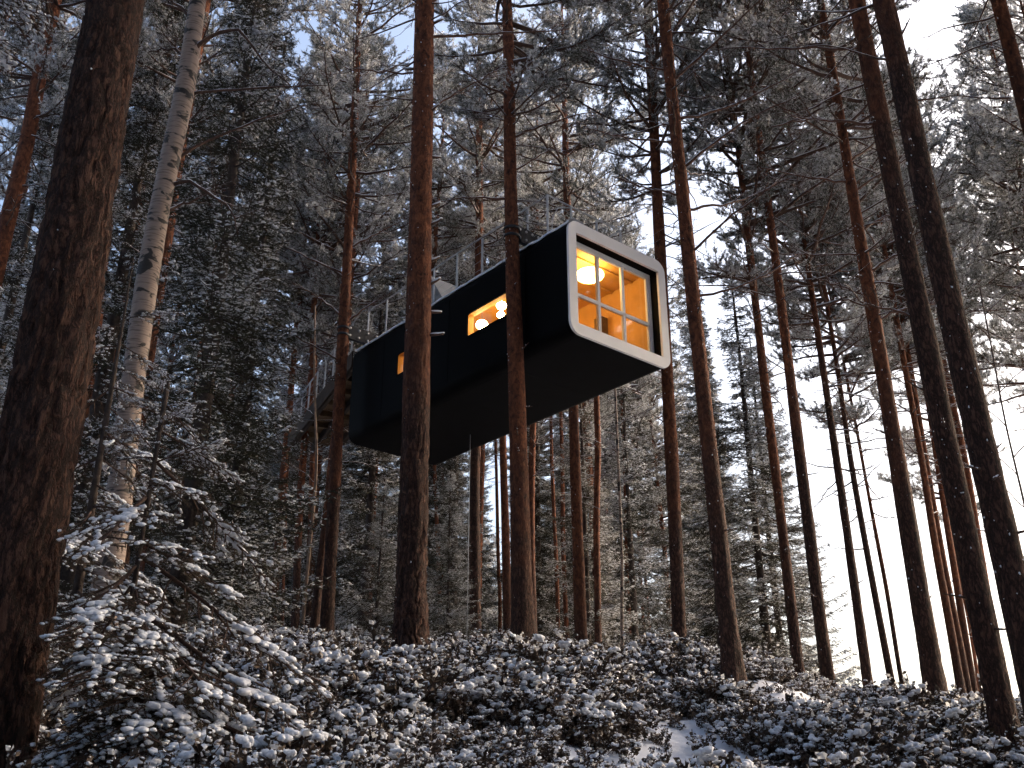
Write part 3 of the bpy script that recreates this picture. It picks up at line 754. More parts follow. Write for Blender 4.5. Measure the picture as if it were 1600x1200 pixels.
# ------------------------------------------------------------------ spruces
SPRUCES = [
 ('tall dark dense spruce right of the white birch, filling the left', -5.5, 17.0, 0, 1.05, 1, 1.25),
 ('dark spruce crowded behind the white birch', -8.4, 19.5, 2, .95, 2, 1.1),
 ('dark drooping spruce just left of the walkway end', -6.0, 21.5, 2, .85, 15, 1.15),
 ('bluish spruce left of the thick furrowed pine', -11.5, 21.0, 1, 1.0, 3, 1.0),
 ('snow-laden spruce standing beneath the rear of the cabin', -4.3, 30.0, 1, 1.0, 4, 1.0),
 ('spruce standing under the middle of the cabin left of a thin pale cable', -1.9, 33.0, 2, .8, 5, 1.0),
 ('dark drooping spruce right of the steel-banded pine', 1.0, 38.0, 2, .9, 6, .9),
 ('broad frosted spruce right of the first pine beside the cabin', 6.3, 26.0, 1, .85, 7, 1.2),
 ('dark spruce close behind the white window frame', 5.1, 25.5, 0, .72, 8, .95),
 ('frosted spruce behind the slender pine, left of the white sky gap', 8.1, 30.0, 1, .85, 9, .95),
 ('pale frosted spruce behind the thin white birch', 4.2, 36.0, 1, .95, 10, 1.0),
 ('dark spruce in the gap left of the walkway', -7.4, 26.0, 0, .9, 11, 1.0),
 ('frosted spruce between the slender pine and the straight dark pine', 7.3, 28.5, 1, .8, 16, 1.15),
 ('dark narrow spruce behind the broad frosted spruce', 6.6, 32.0, 2, .72, 17, 1.2),
 ('frosted spruce behind the knobbly orange pine', 2.4, 33.5, 1, .85, 18, 1.1),
 ('small low spruce at the foot of the white sky gap', 12.2, 33.0, 1, .28, 12, 1.3),
 ('young snowy spruce under the cabin right of the large stubbed pine', -1.6, 26.0, 1, .34, 13, 1.4),
 ('young spruce behind the crest under the rear of the cabin', -3.2, 24.5, 1, .30, 14, 1.3),
]
SPO = []
for lab, x, y, var, sc, sd, sx in SPRUCES:
    SPO.append(place_spruce(lab, x, y, var, sc, sd, 'spruces among the pines', None, sx))

# ------------------------------------------------------------------ far wood plus unseen trees added for shade, one mass
def scatter(name, P, RZ, SC, IDX, sources, kind='stuff', label=None, cat=None):
    me = bpy.data.meshes.new(name)
    me.from_pydata([tuple(p) for p in P], [], [])
    for nm, ty, dat in (('rot', 'FLOAT_VECTOR', RZ), ('scl', 'FLOAT_VECTOR', SC), ('idx', 'INT', IDX)):
        a = me.attributes.new(nm, ty, 'POINT')
        a.data.foreach_set('vector' if ty == 'FLOAT_VECTOR' else 'value', np.asarray(dat, np.float32 if ty != 'INT' else np.int32).ravel())
    o = link(name, me)
    ng = bpy.data.node_groups.new(name + '_nodes', 'GeometryNodeTree')
    ng.interface.new_socket('Geometry', in_out='INPUT', socket_type='NodeSocketGeometry')
    ng.interface.new_socket('Geometry', in_out='OUTPUT', socket_type='NodeSocketGeometry')
    N, Lk = ng.nodes, ng.links
    gi, go = N.new('NodeGroupInput'), N.new('NodeGroupOutput')
    jn = N.new('GeometryNodeJoinGeometry')
    for s in reversed(sources):                              # a multi-input link added last comes first
        oi = N.new('GeometryNodeObjectInfo'); oi.transform_space = 'ORIGINAL'
        oi.inputs['Object'].default_value = s; oi.inputs['As Instance'].default_value = True
        Lk.new(oi.outputs['Geometry'], jn.inputs['Geometry'])
    ip = N.new('GeometryNodeInstanceOnPoints')
    ip.inputs['Pick Instance'].default_value = True
    def attr(nm, ty):
        a = N.new('GeometryNodeInputNamedAttribute'); a.data_type = ty; a.inputs['Name'].default_value = nm
        return a.outputs['Attribute']
    Lk.new(gi.outputs[0], ip.inputs['Points']); Lk.new(jn.outputs[0], ip.inputs['Instance'])
    Lk.new(attr('idx', 'INT'), ip.inputs['Instance Index'])
    Lk.new(attr('rot', 'FLOAT_VECTOR'), ip.inputs['Rotation']); Lk.new(attr('scl', 'FLOAT_VECTOR'), ip.inputs['Scale'])
    Lk.new(ip.outputs[0], go.inputs[0])
    md = o.modifiers.new('scatter', 'NODES'); md.node_group = ng
    o['kind'] = kind
    if label: o['label'] = label
    if cat: o['category'] = cat
    return o
rng = np.random.default_rng(77)
P, RZ, SC, IDX = [], [], [], []
while len(P) < 215:
    y = rng.uniform(36, 75); b = rng.uniform(-.62, .215)
    x = b * y
    P.append((x, y, gz(x, y) - .3)); RZ.append((0, 0, rng.uniform(0, 6.28))); s = rng.uniform(.7, 1.25); SC.append((s * 1.1, s * 1.1, s)); IDX.append(rng.integers(0, 3))
for k in range(16):  # unseen spruces off to the right, added to block sun and sky light
    for _ in range(99):
        x, y = rng.uniform(11, 30), rng.uniform(-8, 20)
        if x > .8 * y + 2: break
    P.append((x, y, gz(x, y) - .3)); RZ.append((0, 0, rng.uniform(0, 6.28))); s = rng.uniform(.8, 1.1); SC.append((s * 1.2, s * 1.2, s)); IDX.append(rng.integers(0, 3))
for k in range(80):                                          # unseen wood beside and behind the viewer, added to shade the slope
    for _ in range(50):
        x, y = rng.uniform(-30, 26), rng.uniform(-32, 16)
        if math.hypot(x, y) > 5.5 and (y < -2 or (y < 16 and x < -9)) and not (x > 4 and y > -5): break
    P.append((x, y, gz(x, y) - .3)); RZ.append((0, 0, rng.uniform(0, 6.28))); s = rng.uniform(.9, 1.2); SC.append((s * 1.2, s * 1.2, s)); IDX.append(rng.integers(0, 3))
for k in range(20):                                          # unseen pines overhead, added to dim sky light and reflections; stem plus crown
    x, y = [(-2.6, -2.5), (3.4, -1.6), (6.5, 3.2), (-6.5, 3.0), (8.8, 7.5), (.4, -5.5), (-7.5, 9.5), (5.5, -4.5), (-4.8, -6), (9.5, 1.0), (12.5, 9.5), (2.5, -8.5), (-9.5, 5), (11, 4.5), (14.5, 15.5), (17, 17.5), (19.5, 16), (16, 13), (21, 18.5), (18, 14.5)][k]
    g = gz(x, y) - .3; a = rng.uniform(0, 6.28); c = rng.uniform(1.1, 1.3)
    for h, i, s in ((0, 4, 1.0), (11.5, 3, c)):
        P.append((x, y, g + h)); RZ.append((0, 0, a)); SC.append((s * (1.15 if i == 3 else 1), s * (1.15 if i == 3 else 1), s)); IDX.append(i)
crowns = [next(c for c in SPO[i].children if c.name.startswith('crown')) for i in (0, 4, 5)]
crowns += [next(c for c in AX[6][0].children if c.name.startswith(n_)) for n_ in ('crown', 'trunk')]
scatter('far_wood_and_shade_trees', P, RZ, SC, IDX, crowns, 'stuff', 'dark snowy spruce wood far behind all the pines, with unseen trees added around the viewer for shade', 'forest')

# ------------------------------------------------------------------ the cabin
CW, CL, CH = 2.79, 7.9, 2.5
YAW = R(40.15)
C0 = Vector((1.11, 17.5, 8.78))
cabin = thing('tree_cabin', 'long black cabin with white rounded front frame hung between pines', 'cabin', C0, (0, 0, YAW))
def part(mb, name, m, parent=None): return mb.build(name, m, parent or cabin)

def rr_loop(x0, x1, z0, z1, r, y, n=8):
    pts = []
    for cx, cz, a0 in ((x1 - r, z1 - r, 0), (x0 + r, z1 - r, 90), (x0 + r, z0 + r, 180), (x1 - r, z0 + r, 270)):
        for k in range(n + 1):
            a = R(a0 + 90 * k / n); pts.append((cx + r * cos(a), y, cz + r * sin(a)))
    return np.array(pts)
def ring_faces(n, a, b):
    i = np.arange(n); j = (i + 1) % n
    return np.stack([a + i, a + j, b + j, b + i], -1)
RC = .25
WA = (1.55, 3.23, 1.08, 1.64)      # side windows: y0, y1, z0, z1
WB = (4.95, 5.90, 1.08, 1.64)
def panel_holes(mb, x, y0, y1, z0, z1, holes, m=0, flip=False):
    ys = sorted({y0, y1, *[h[0] for h in holes], *[h[1] for h in holes]}); zs = sorted({z0, z1, *[h[2] for h in holes], *[h[3] for h in holes]})
    for a, b in zip(ys[:-1], ys[1:]):
        for c, d in zip(zs[:-1], zs[1:]):
            if any(h[0] <= a and b <= h[1] and h[2] <= c and d <= h[3] for h in holes): continue
            mb.add([(x, a, c), (x, b, c), (x, b, d), (x, a, d)], [[0, 1, 2, 3] if flip else [3, 2, 1, 0]], m)
# shell: rounded tube without its left flat, which is a panel with two window holes
lo = rr_loop(0, CW, 0, CH, RC, 0); n = len(lo)
mb = MB(); mb.add(np.concatenate([lo, lo + [0, CL, 0]]), ring_faces(n, 0, n)[[i for i in range(n) if i not in (17,)]], 0, True)
panel_holes(mb, 0, 0, CL, RC, CH - RC, [WA, WB])
mb.add(np.concatenate([lo + [0, CL, 0], [[CW / 2, CL, CH / 2]]]), [[n, i, (i + 1) % n] for i in range(n)], 0)
shell = part(mb, 'wall_shell', M_BLACK)
# boards of the underside and narrow joints between the cladding sheets
for k in range(4):
    y0 = .10 + k * (CL - .15) / 4
    mb = MB(); mb.box(.26, CW - .26, y0 + .002, y0 + (CL - .15) / 4 - .002, -.006, -.001); part(mb, 'underside_board', M_UNDER)
for k, y in enumerate((1.30, 3.9, 6.5)):
    mb = MB(); mb.box(-.006, .004, y - .012, y + .012, RC, CH - RC - .01)
    if not (WA[0] < y < WA[1] or WB[0] < y < WB[1]): part(mb, 'cladding_joint', M_BLACK)
# white frame
IN = (.20, CW - .20, .23, CH - .255)
o0 = rr_loop(-.012, CW + .012, -.012, CH + .012, RC + .012, -.016); i0 = rr_loop(*IN, .02, -.016)
n = len(o0)
mb = MB(); mb.add(np.concatenate([o0, i0, o0 + [0, .055, 0], i0 + [0, .055, 0]]),
                  np.concatenate([ring_faces(n, n, 0), ring_faces(n, 0, 2 * n), ring_faces(n, 3 * n, n), ring_faces(n, 2 * n, 3 * n)]), 0, False)
part(mb, 'front_frame', M_WHITE)
# black lining of the recess
REC = .22
a = rr_loop(*IN, .02, .035); bk = a + [0, REC + .02 - .035, 0]
mb = MB(); mb.add(np.concatenate([a, bk]), ring_faces(n, n, 0), 0, False); part(mb, 'recess_lining', M_BLACK)
# front window
win = link('front_window', None, cabin, (0, REC, 0)); win.empty_display_size = .1
x0, x1, z0, z1 = IN
fw = .085
def fbar(name, xa, xb, za, zb, ya=0.0, yb=.07, m=M_FRAME):
    mb = MB(); mb.box(xa, xb, ya, yb, za, zb); o = mb.build(name, m, win)
    bv = o.modifiers.new('soft_edge', 'BEVEL'); bv.width = .006; bv.segments = 2
    return o
fbar('window_frame', x0, x0 + fw, z0, z1); fbar('window_frame', x1 - fw, x1, z0, z1)
fbar('window_frame', x0 + fw, x1 - fw, z1 - fw, z1, .002, .068); fbar('window_frame', x0 + fw, x1 - fw, z0, z0 + fw, .002, .068)
fbar('sash', x0 + fw, x0 + fw + .035, z0 + fw, z1 - fw, .014, .075); fbar('sash', x1 - fw - .035, x1 - fw, z0 + fw, z1 - fw, .014, .075)
fbar('sash', x0 + fw + .035, x1 - fw - .035, z1 - fw - .035, z1 - fw, .016, .073); fbar('sash', x0 + fw + .035, x1 - fw - .035, z0 + fw, z0 + fw + .035, .016, .073)
gx0, gx1, gz0, gz1 = x0 + fw + .035, x1 - fw - .035, z0 + fw + .035, z1 - fw - .035
HB = 1.04; mw = .074
MX = [gx0 + (gx1 - gx0) / 3, gx0 + 2 * (gx1 - gx0) / 3]
for x in MX: fbar('glazing_bar', x - mw / 2, x + mw / 2, gz0, gz1, .010, .078)
cells = [(gx0, MX[0] - mw / 2), (MX[0] + mw / 2, MX[1] - mw / 2), (MX[1] + mw / 2, gx1)]
for xa, xb in cells: fbar('glazing_bar', xa, xb, HB - mw / 2, HB + mw / 2, .012, .076)
for xa, xb in cells:
    for za, zb in ((gz0, HB - mw / 2), (HB + mw / 2, gz1)):
        mb = MB(); mb.add([(xa, .045, za), (xb, .045, za), (xb, .045, zb), (xa, .045, zb)], [[0, 1, 2, 3]]); mb.build('pane', M_GLASS, win)
# side windows
for (ya, yb, za, zb) in (WA, WB):
    w = link('side_window', None, cabin); w.empty_display_size = .1
    def yz(lp): return lp[:, [1, 0, 2]]
    big = rr_loop(ya - .03, yb + .03, za - .03, zb + .03, .07, 0, 5); out = rr_loop(ya - .001, yb + .001, za - .001, zb + .001, .002, 0, 5); inn = rr_loop(ya + .018, yb - .018, za + .018, zb - .018, .05, 0, 5)
    big, out, inn = yz(big), yz(out), yz(inn); n = len(inn)
    mb = MB(); mb.add(np.concatenate([big + [-.010, 0, 0], inn + [-.010, 0, 0], inn + [.15, 0, 0], big + [-.002, 0, 0]]),
                      np.concatenate([ring_faces(n, 0, n), ring_faces(n, n, 2 * n), ring_faces(n, 3 * n, 0)]), 0, False)
    mb.build('window_frame', M_BLACK, w)
    lin = MB(); lin.add(np.concatenate([inn + [.012, 0, 0] + (inn - inn.mean(0)) * -.012, inn + [.16, 0, 0] + (inn - inn.mean(0)) * -.012]), ring_faces(n, 0, n)); lin.build('reveal', M_WOOD, w)
    mb = MB(); mb.add([(.05, ya, za), (.05, yb, za), (.05, yb, zb), (.05, ya, zb)], [[3, 2, 1, 0]]); mb.build('pane', M_GLASS, w)
# inside: ply lining and a partition
mb = MB(); panel_holes(mb, .13, REC + .09, CL - .1, .14, CH - .16, [WA, WB], 0, True); part(mb, 'inner_wall', M_WOOD)
mb = MB(); mb.box(CW - .16, CW - .13, REC + .09, CL - .1, .14, CH - .16); part(mb, 'inner_wall', M_WOOD)
mb = MB(); mb.box(.131, CW - .161, CL - .14, CL - .1, .14, CH - .16); part(mb, 'inner_wall', M_WOOD)
mb = MB(); mb.box(.131, CW - .161, REC + .09, CL - .141, .10, .139); part(mb, 'inner_floor', M_WOOD)
mb = MB(); mb.box(.131, CW - .161, REC + .09, CL - .141, CH - .159, CH - .12); part(mb, 'inner_ceiling', M_WOOD)
mb = MB(); mb.box(1.25, CW - .161, 3.5, 3.56, .14, CH - .16); part(mb, 'partition', M_WOOD)
for k in range(5):
    mb = MB(); mb.box(.131, CW - .162, .75 + k * .62, .80 + k * .62, CH - .20, CH - .1591); part(mb, 'ceiling_batten', M_WOOD)
mb = MB(); mb.box(CW - .36, CW - .17, 1.55, 1.78, .14, 1.75); part(mb, 'wardrobe_edge', M_DECK)
mb = MB(); mb.box(.30, 2.3, .9, 2.4, .14, .50); part(mb, 'bed', M_WOOD)

# ---- roof: deck edge, snow along it, railing, hatch
mb = MB(); mb.box(.17, CW - .17, .06, CL - .02, CH - .02, CH + .035); part(mb, 'roof_deck', M_DECKD)
rngc = np.random.default_rng(21)
mb = MB(); nY = 90
yy = np.linspace(.02, CL - .02, nY)
h = .045 + .030 * fbm(np.stack([yy * 3, yy * 0, yy * 0], -1), 2); wob = (fbm(np.stack([yy * 5, yy * 0 + 3, yy * 0], -1), 2) - .5) * .05
prof = [(.045, -.015), (.035, .35), (.10, .85), (.20, 1.0), (.42, .95), (.52, .25)]
zb = CH - .055
V = np.array([[(px + (wob[i] if k < 3 else 0), yy[i], zb + (.04 if k == 0 else .06 + (h[i] if k < 5 else .0)) * pz + (.035 if k in (3, 4, 5) else 0)) for k, (px, pz) in enumerate(prof)] for i in range(nY)])
i = np.arange(nY - 1)[:, None] * 6; j = np.arange(5)[None]
mb.add(V, np.stack([i + j, i + 6 + j, i + 7 + j, i + 1 + j], -1).reshape(-1, 4), 0, True)
part(mb, 'roof_snow', M_SNOW)
rail = link('roof_railing', None, cabin); rail.empty_display_size = .1
RZ0, RZ1 = CH + .03, CH + 1.14
posts = [(.30, y) for y in (.92, 1.55, 3.11, 4.04, 4.94, 6.0, 6.94, 7.78)] + [(x, .92) for x in (.98, 1.75, 2.49)] + [(2.49, y) for y in (2.0, 3.1, 4.2, 5.3, 6.4, 7.5)]
for x, y in posts:
    mb = MB(); mb.box(x - .018, x + .018, y - .018, y + .018, RZ0, RZ1); mb.build('post', M_STEEL, rail)
runs = [((.30, .92), (.30, 7.78)), ((.30, .92), (2.49, .92)), ((2.49, .92), (2.49, 7.5))]
for (a, b) in runs:
    mb = MB(); mb.beam((*a, RZ1 + .012), (*b, RZ1 + .012), .03, .024); mb.build('top_rail', M_STEEL, rail)
    for zz in (.12, .34, .56, .78, .98):
        mb = MB(); mb.tube(np.array([(*a, CH + zz), (*b, CH + zz)]), .0035, 5); mb.build('wire', M_STEEL, rail)
mb = MB(); P = [(.98, .95, RZ1), (.72, 1.05, RZ1 - .06), (.60, 1.1, RZ1 - .35), (.58, 1.1, RZ1 - .75), (.55, 1.1, RZ0)]
mb.tube(np.array(P), .014, 8); mb.build('curved_handrail', M_STEEL, rail)
mb = MB(); v = [(.40, 4.55, CH + .04), (.40, 5.25, CH + .04), (.40, 5.25, CH + 1.12), (1.25, 4.55, CH + .04), (1.25, 5.25, CH + .04), (1.25, 5.25, CH + 1.12)]
mb.add(v, [[0, 2, 1], [3, 4, 5]], 0); mb.add(v, [[0, 3, 5, 2], [1, 2, 5, 4], [0, 1, 4, 3]], 0); part(mb, 'roof_hatch', M_HATCH)
# ---- steel beams across the roof, each clamped to a pine at its ends
def beam(y, xl, xr):
    o = link('support_beam', None, cabin, (0, y, CH + .10)); o.empty_display_size = .1
    mb = MB(); mb.box(xl, CW * .18, -.05, .05, -.02, .34); pl = mb.build('end_plate', M_DSTEEL, o)
    mb = MB(); mb.box(CW * .18, xr, -.045, .045, .0, .20); mb.build('beam', M_DECK, o)
    for bx in np.linspace(xl + .10, CW * .18 - .08, 4):
        for bz in (.06, .26):
            mb = MB(); mb.tube(np.array([(bx, -.075, bz), (bx, -.05, bz)]), .028, 8); mb.build('bolt', M_BOLT, o)
    return o
inv = Matrix.Translation(C0) @ Matrix.Rotation(YAW, 4, 'Z'); inv.invert()
def tree_local(idx, zworld):
    t, axis, zg = AX[idx]
    c, r = axis(zworld - zg)
    ln = math.tan(t.rotation_euler.y)
    w = Vector((t.location.x + c[0] + ln * c[2], t.location.y + c[1], zworld))
    return inv @ w, r
for idx in (6, 4):
    q, r = tree_local(idx, C0.z + CH + .22)
    b = beam(q.y, q.x + r * .5, CW + .2)
    for dz in (.02, .20):
        mb = MB(); aa = np.linspace(0, 2 * pi, 25); rr = r * 1.12 + .012
        mb.add(np.array([(q.x + rr * cos(a) * k, rr * sin(a) * k, dz + s) for a in aa[:-1] for k, s in ((1, -.03), (1, .03), (.9, .03), (.9, -.03))]),
               np.array([[i * 4 + p, ((i + 1) % 24) * 4 + p, ((i + 1) % 24) * 4 + (p + 1) % 4, i * 4 + (p + 1) % 4] for i in range(24) for p in range(4)]), 0, True)
        mb.build('clamp_band', M_DSTEEL, b)
q, r = tree_local(18, C0.z + CH + .05)
o = link('support_beam', None, cabin, (0, q.y, CH)); o.empty_display_size = .1
mb = MB(); mb.box(CW - .5, q.x + r * .2, -.06, .06, .02, .24); mb.build('end_plate', M_DSTEEL, o)
# ---- steel cable down to the ground
pz = gz(-.91, 23) - 8.78
pl = inv @ Vector((-.91, 23.0, 8.78))
mb = MB(); mb.tube(np.array([(pl.x - .10, pl.y, -.02), (pl.x - .10, pl.y, pz)]), .008, 6); part(mb, 'steel_cable', M_STEEL)

# ---- lamps inside, lit
def wl(x, y, z): return C0 + Matrix.Rotation(YAW, 3, 'Z') @ Vector((x, y, z))
lamp = thing('pendant_lamp', 'wide glowing oval pendant lamp behind the big front window', 'lamp', wl(1.36, .80, 2.05), (0, 0, YAW))
mb = MB(); th = np.linspace(0, pi, 13)
pts = np.array([(.30 * sin(t) ** .7 * cos(a), .30 * sin(t) ** .7 * sin(a),   .10 * cos(t)) for t in th for a in np.arange(28) * 2 * pi / 28])
i = np.arange(12)[:, None] * 28; j = np.arange(28)[None]; k = (j + 1) % 28
mb.add(pts, np.stack([i + j, i + 28 + j, i + 28 + k, i + k], -1).reshape(-1, 4), 0, True); mb.build('shade', M_LAMP, lamp)
for k in range(28):
    a = k * 2 * pi / 28; mb = MB()
    mb.tube(np.array([(.30 * cos(a), .30 * sin(a), -.03), (.235 * cos(a), .235 * sin(a), -.10), (.14 * cos(a), .14 * sin(a), -.13)]), .004, 4)
    mb.build('rib', M_WOOD, lamp)
mb = MB(); mb.tube(np.array([(0, 0, .12), (0, 0, .28)]), .006, 6); mb.build('cord', M_DSTEEL, lamp)
for nm, lab, (x, y, z), r in (('globe_lamp', 'upper glowing globe lamp inside the long side window', (.60, 2.79, 1.88), .11),
                          ('globe_lamp', 'lower glowing globe lamp inside the long side window', (.40, 2.57, 1.50), .085),
                          ('globe_lamp', 'glowing globe lamp at the left end of the long side window', (.45, 3.28, 1.55), .13),
                          ('globe_lamp', 'globe lamp lighting the small side window near the rear', (1.2, 5.6, 1.75), .12)):
    l = thing(nm, lab, 'lamp', wl(x, y, z), (0, 0, YAW), 'globe lamps in the cabin')
    mb = MB(); mb.add(ICO[2][0] * [r, r, r * .85], ICO[2][1], 0, True); mb.build('globe', M_BULB, l)
    mb = MB(); mb.tube(np.array([(0, 0, r * .8), (0, 0, CH - .16 - z)]), .006, 6); mb.build('cord', M_DSTEEL, l)

# ------------------------------------------------------------------ walkway from the hillside to the roof
wy = math.atan2(.905, -.426)
wk = thing('walkway', 'timber walkway on joists leading to the rear of the cabin roof', 'walkway', (-4.0, 23.75, 11.22), (0, 0, wy))
# local x runs away from the cabin, local y to its left; width to the right (negative y)
WL, WW = 6.6, 1.45
for k in range(3):
    y = -.06 - k * (WW - .12) / 2
    mb = MB(); mb.box(0, WL, y - .05, y + .05, -.30, -.06); mb.build('stringer', M_DECKD, wk)
for k in range(int(WL / .9)):
    x = .25 + k * .9; mb = MB(); mb.box(x - .04, x + .04, -WW + .02, -.01, -.22, -.062); mb.build('joist', M_DECK, wk)
for k in range(int(WL / .15)):
    x = k * .15; mb = MB(); mb.box(x + .004, x + .146, -WW, 0, -.058, -.02 - .004 * (k % 3)); mb.build('deck_board', M_DECK, wk)
for sy in (0, -WW):
    for k in range(8):
        x = .3 + k * .85; mb = MB(); mb.box(x - .02, x + .02, sy - .02, sy + .02, -.2, 1.05); mb.build('post', M_STEEL, wk)
    mb = MB(); mb.beam((0, sy, 1.06), (WL, sy, 1.06), .03, .03); mb.build('top_rail', M_STEEL, wk)
    for zz in (.3, .6, .85):
        mb = MB(); mb.tube(np.array([(0, sy, zz), (WL, sy, zz)]), .004, 5); mb.build('wire', M_STEEL, wk)
mb = MB(); mb.box(0, WL, .03, .06, -.32, .12); mb.build('fascia_board', M_DECKD, wk)

# ------------------------------------------------------------------ young spruce with snow-laden boughs, lower left
def bough(seed, L=1.3):
    rng = np.random.default_rng(seed); mb = MB()
    P = limb_path((0, 0, 0), 0, R(rng.uniform(-4, 6)), L, 9, .06, -.16, .05, rng)
    mb.tube(P, np.linspace(.016, .005, 9), 6, 0)
    TW = [(P[2:], L * .75)]
    nt = int(L * 15)
    for s in range(nt):
        t = .18 + .8 * s / nt; q, d = along(P, t); sg = 1 if s % 2 else -1
        az = math.atan2(d[1], d[0]) + sg * R(rng.uniform(38, 68)); l2 = (.52 * (1 - t) ** .7 + .10) * rng.uniform(.7, 1.15)
        P2 = limb_path(q, az, R(rng.uniform(-22, 6)), l2, 6, .05, -.10, .10, rng)
        mb.tube(P2, np.linspace(.007, .003, 6), 4, 0, True, False); TW.append((P2, l2))
        for s2 in range(int(l2 / .055)):
            t2 = .25 + .7 * rng.random(); q2, d2 = along(P2, t2)
            a3 = math.atan2(d2[1], d2[0]) + (1 if s2 % 2 else -1) * R(rng.uniform(35, 60)); l3 = .17 * (1.2 - t2) * rng.uniform(.6, 1.2)
            P3 = limb_path(q2, a3, R(rng.uniform(-30, 5)), l3, 4, .04, -.1, .1, rng)
            TW.append((P3, l3)); mb.tube(P3, np.linspace(.004, .002, 4), 3, 0, False, False)
    for Pt, l in TW:
        n = int(l * 300)
        f = rng.random(n) * (len(Pt) - 1); i = np.minimum(f.astype(int), len(Pt) - 2); w = (f - i)[:, None]
        B = Pt[i] * (1 - w) + Pt[i + 1] * w; d = Pt[i + 1] - Pt[i]; d /= np.linalg.norm(d, axis=1)[:, None] + 1e-9
        mb.needles(B, d * .7 + rng.normal(0, .6, (n, 3)), rng.uniform(.013, .024, n), .0048, rng, 1)
        k = int(l * 46 * rng.uniform(.2, 1.2))
        if k and rng.random() < .30:
            f = (.15 + .85 * rng.random(k)) * (len(Pt) - 1.001); i = f.astype(int); w = (f - i)[:, None]
            B = Pt[i] * (1 - w) + Pt[i + 1] * w
            s = rng.uniform(.006, .014, k) * (1 + .7 * rng.random())
            mb.blobs(B + np.stack([rng.normal(0, .006, k), rng.normal(0, .006, k), s * .45], 1), np.stack([s * 1.5, s * 1.0, s * .6], 1), rng, 2, 1, .28)
    for c in range(4):                                       # heavy pillows of snow
        q, d = along(P, rng.uniform(.35, .97)); k = rng.integers(8, 18)
        s = rng.uniform(.012, .036, k)
        mb.blobs(q + np.stack([rng.normal(0, .05, k), rng.normal(0, .05, k), s * .5], 1), np.stack([s * 1.4, s, s * .6], 1), rng, 2, 1, .2)
    return mb.mesh('bough', [M_TWIG, M_SPRUCE, M_SNOW])
BOUGH = [bough(500 + k, l) for k, l in enumerate((1.35, 1.15, 1.5, 1.0))]
ys_x, ys_y = -2.58, 7.0
ysz = gz(ys_x, ys_y)
ysp = thing('young_spruce', 'young spruce with snow-laden boughs at the foot of the thick furrowed pine', 'spruce tree', (ys_x, ys_y, ysz))
me, yax = trunk_mesh('young_spruce_trunk', 3.0, .034, 1.8, .016, 66, 12, 30, 0, mats=M_SPBARK, wig=.02)
link('trunk', me, ysp)
rb = random.Random(9)
for h in np.arange(.25, 2.9, .20):
    for k in range(4 if h < 1.3 else 2 if h < 1.9 else 1):
        az = rb.uniform(-88, 45) if rb.random() < .9 else rb.uniform(45, 150)
        sc = (1.22 - .20 * h) * rb.uniform(.75, 1.15)
        link('bough', BOUGH[rb.randrange(4)], ysp, (0, 0, h + rb.uniform(-.06, .06)), (R(rb.uniform(-8, 8)), R(rb.uniform(10, 34)), R(az)), max(.35, sc))

for h, az, sc, dn in ((.55, -6, 1.30, 10), (.8, -20, 1.34, 13), (1.0, 8, 1.25, 16), (.45, -34, 1.30, 8), (1.35, -12, 1.2, 18), (.7, -55, 1.2, 12), (1.7, 2, 1.1, 20)):
    link('bough', BOUGH[rb.randrange(4)], ysp, (0, 0, h), (R(rb.uniform(-8, 8)), R(dn), R(az)), sc)
for k in range(12):
    h = 2.35 + k * .055
    link('bough', BOUGH[rb.randrange(4)], ysp, (0, 0, h), (0, R(rb.uniform(-30, 0)), R(k * 137)), .42 - .02 * k)
ms_x, ms_y = -3.75, 8.9
msp = thing('young_spruce', 'taller young spruce with snowy boughs between the furrowed pine and the birch', 'spruce tree', (ms_x, ms_y, gz(ms_x, ms_y)))
me, max_ = trunk_mesh('slim_spruce_trunk', 4.6, .05, 2.8, .028, 68, 10, 24, 0, mats=M_SPBARK, wig=.02, rt=.004)
link('trunk', me, msp)
for h in np.arange(.5, 4.0, .24):
    for k in range(2):
        az = rb.uniform(-80, 60) if k < 1 or h < 2 else rb.uniform(60, 200)
        link('bough', BOUGH[rb.randrange(4)], msp, (0, 0, h + rb.uniform(-.06, .06)), (R(rb.uniform(-8, 8)), R(rb.uniform(6, 30) - (18 if h > 3.4 else 0)), R(az)), max(.3, (1.08 - .17 * h) * rb.uniform(.8, 1.15)))
es_x, es_y = -5.15, 7.3
esp = thing('spruce_tree', 'spruce reaching snow-laden boughs in from the upper left edge', 'spruce tree', (es_x, es_y, gz(es_x, es_y)), (0, 0, 0), 'spruces among the pines')
me, eax = trunk_mesh('edge_spruce_trunk', 11.0, .13, 7, .06, 67, 12, 30, 0, mats=M_SPBARK, wig=.02)
link('trunk', me, esp)
for h in np.arange(2.4, 9.8, .62):
    for k in range(3):
        az = rb.uniform(-60, 50) if k < 2 else rb.uniform(60, 290)
        link('bough', BOUGH[rb.randrange(4)], esp, (0, 0, h + rb.uniform(-.1, .1)), (R(rb.uniform(-8, 8)), R(rb.uniform(4, 26)), R(az)), (1.25 - .075 * h) * rb.uniform(.8, 1.15))

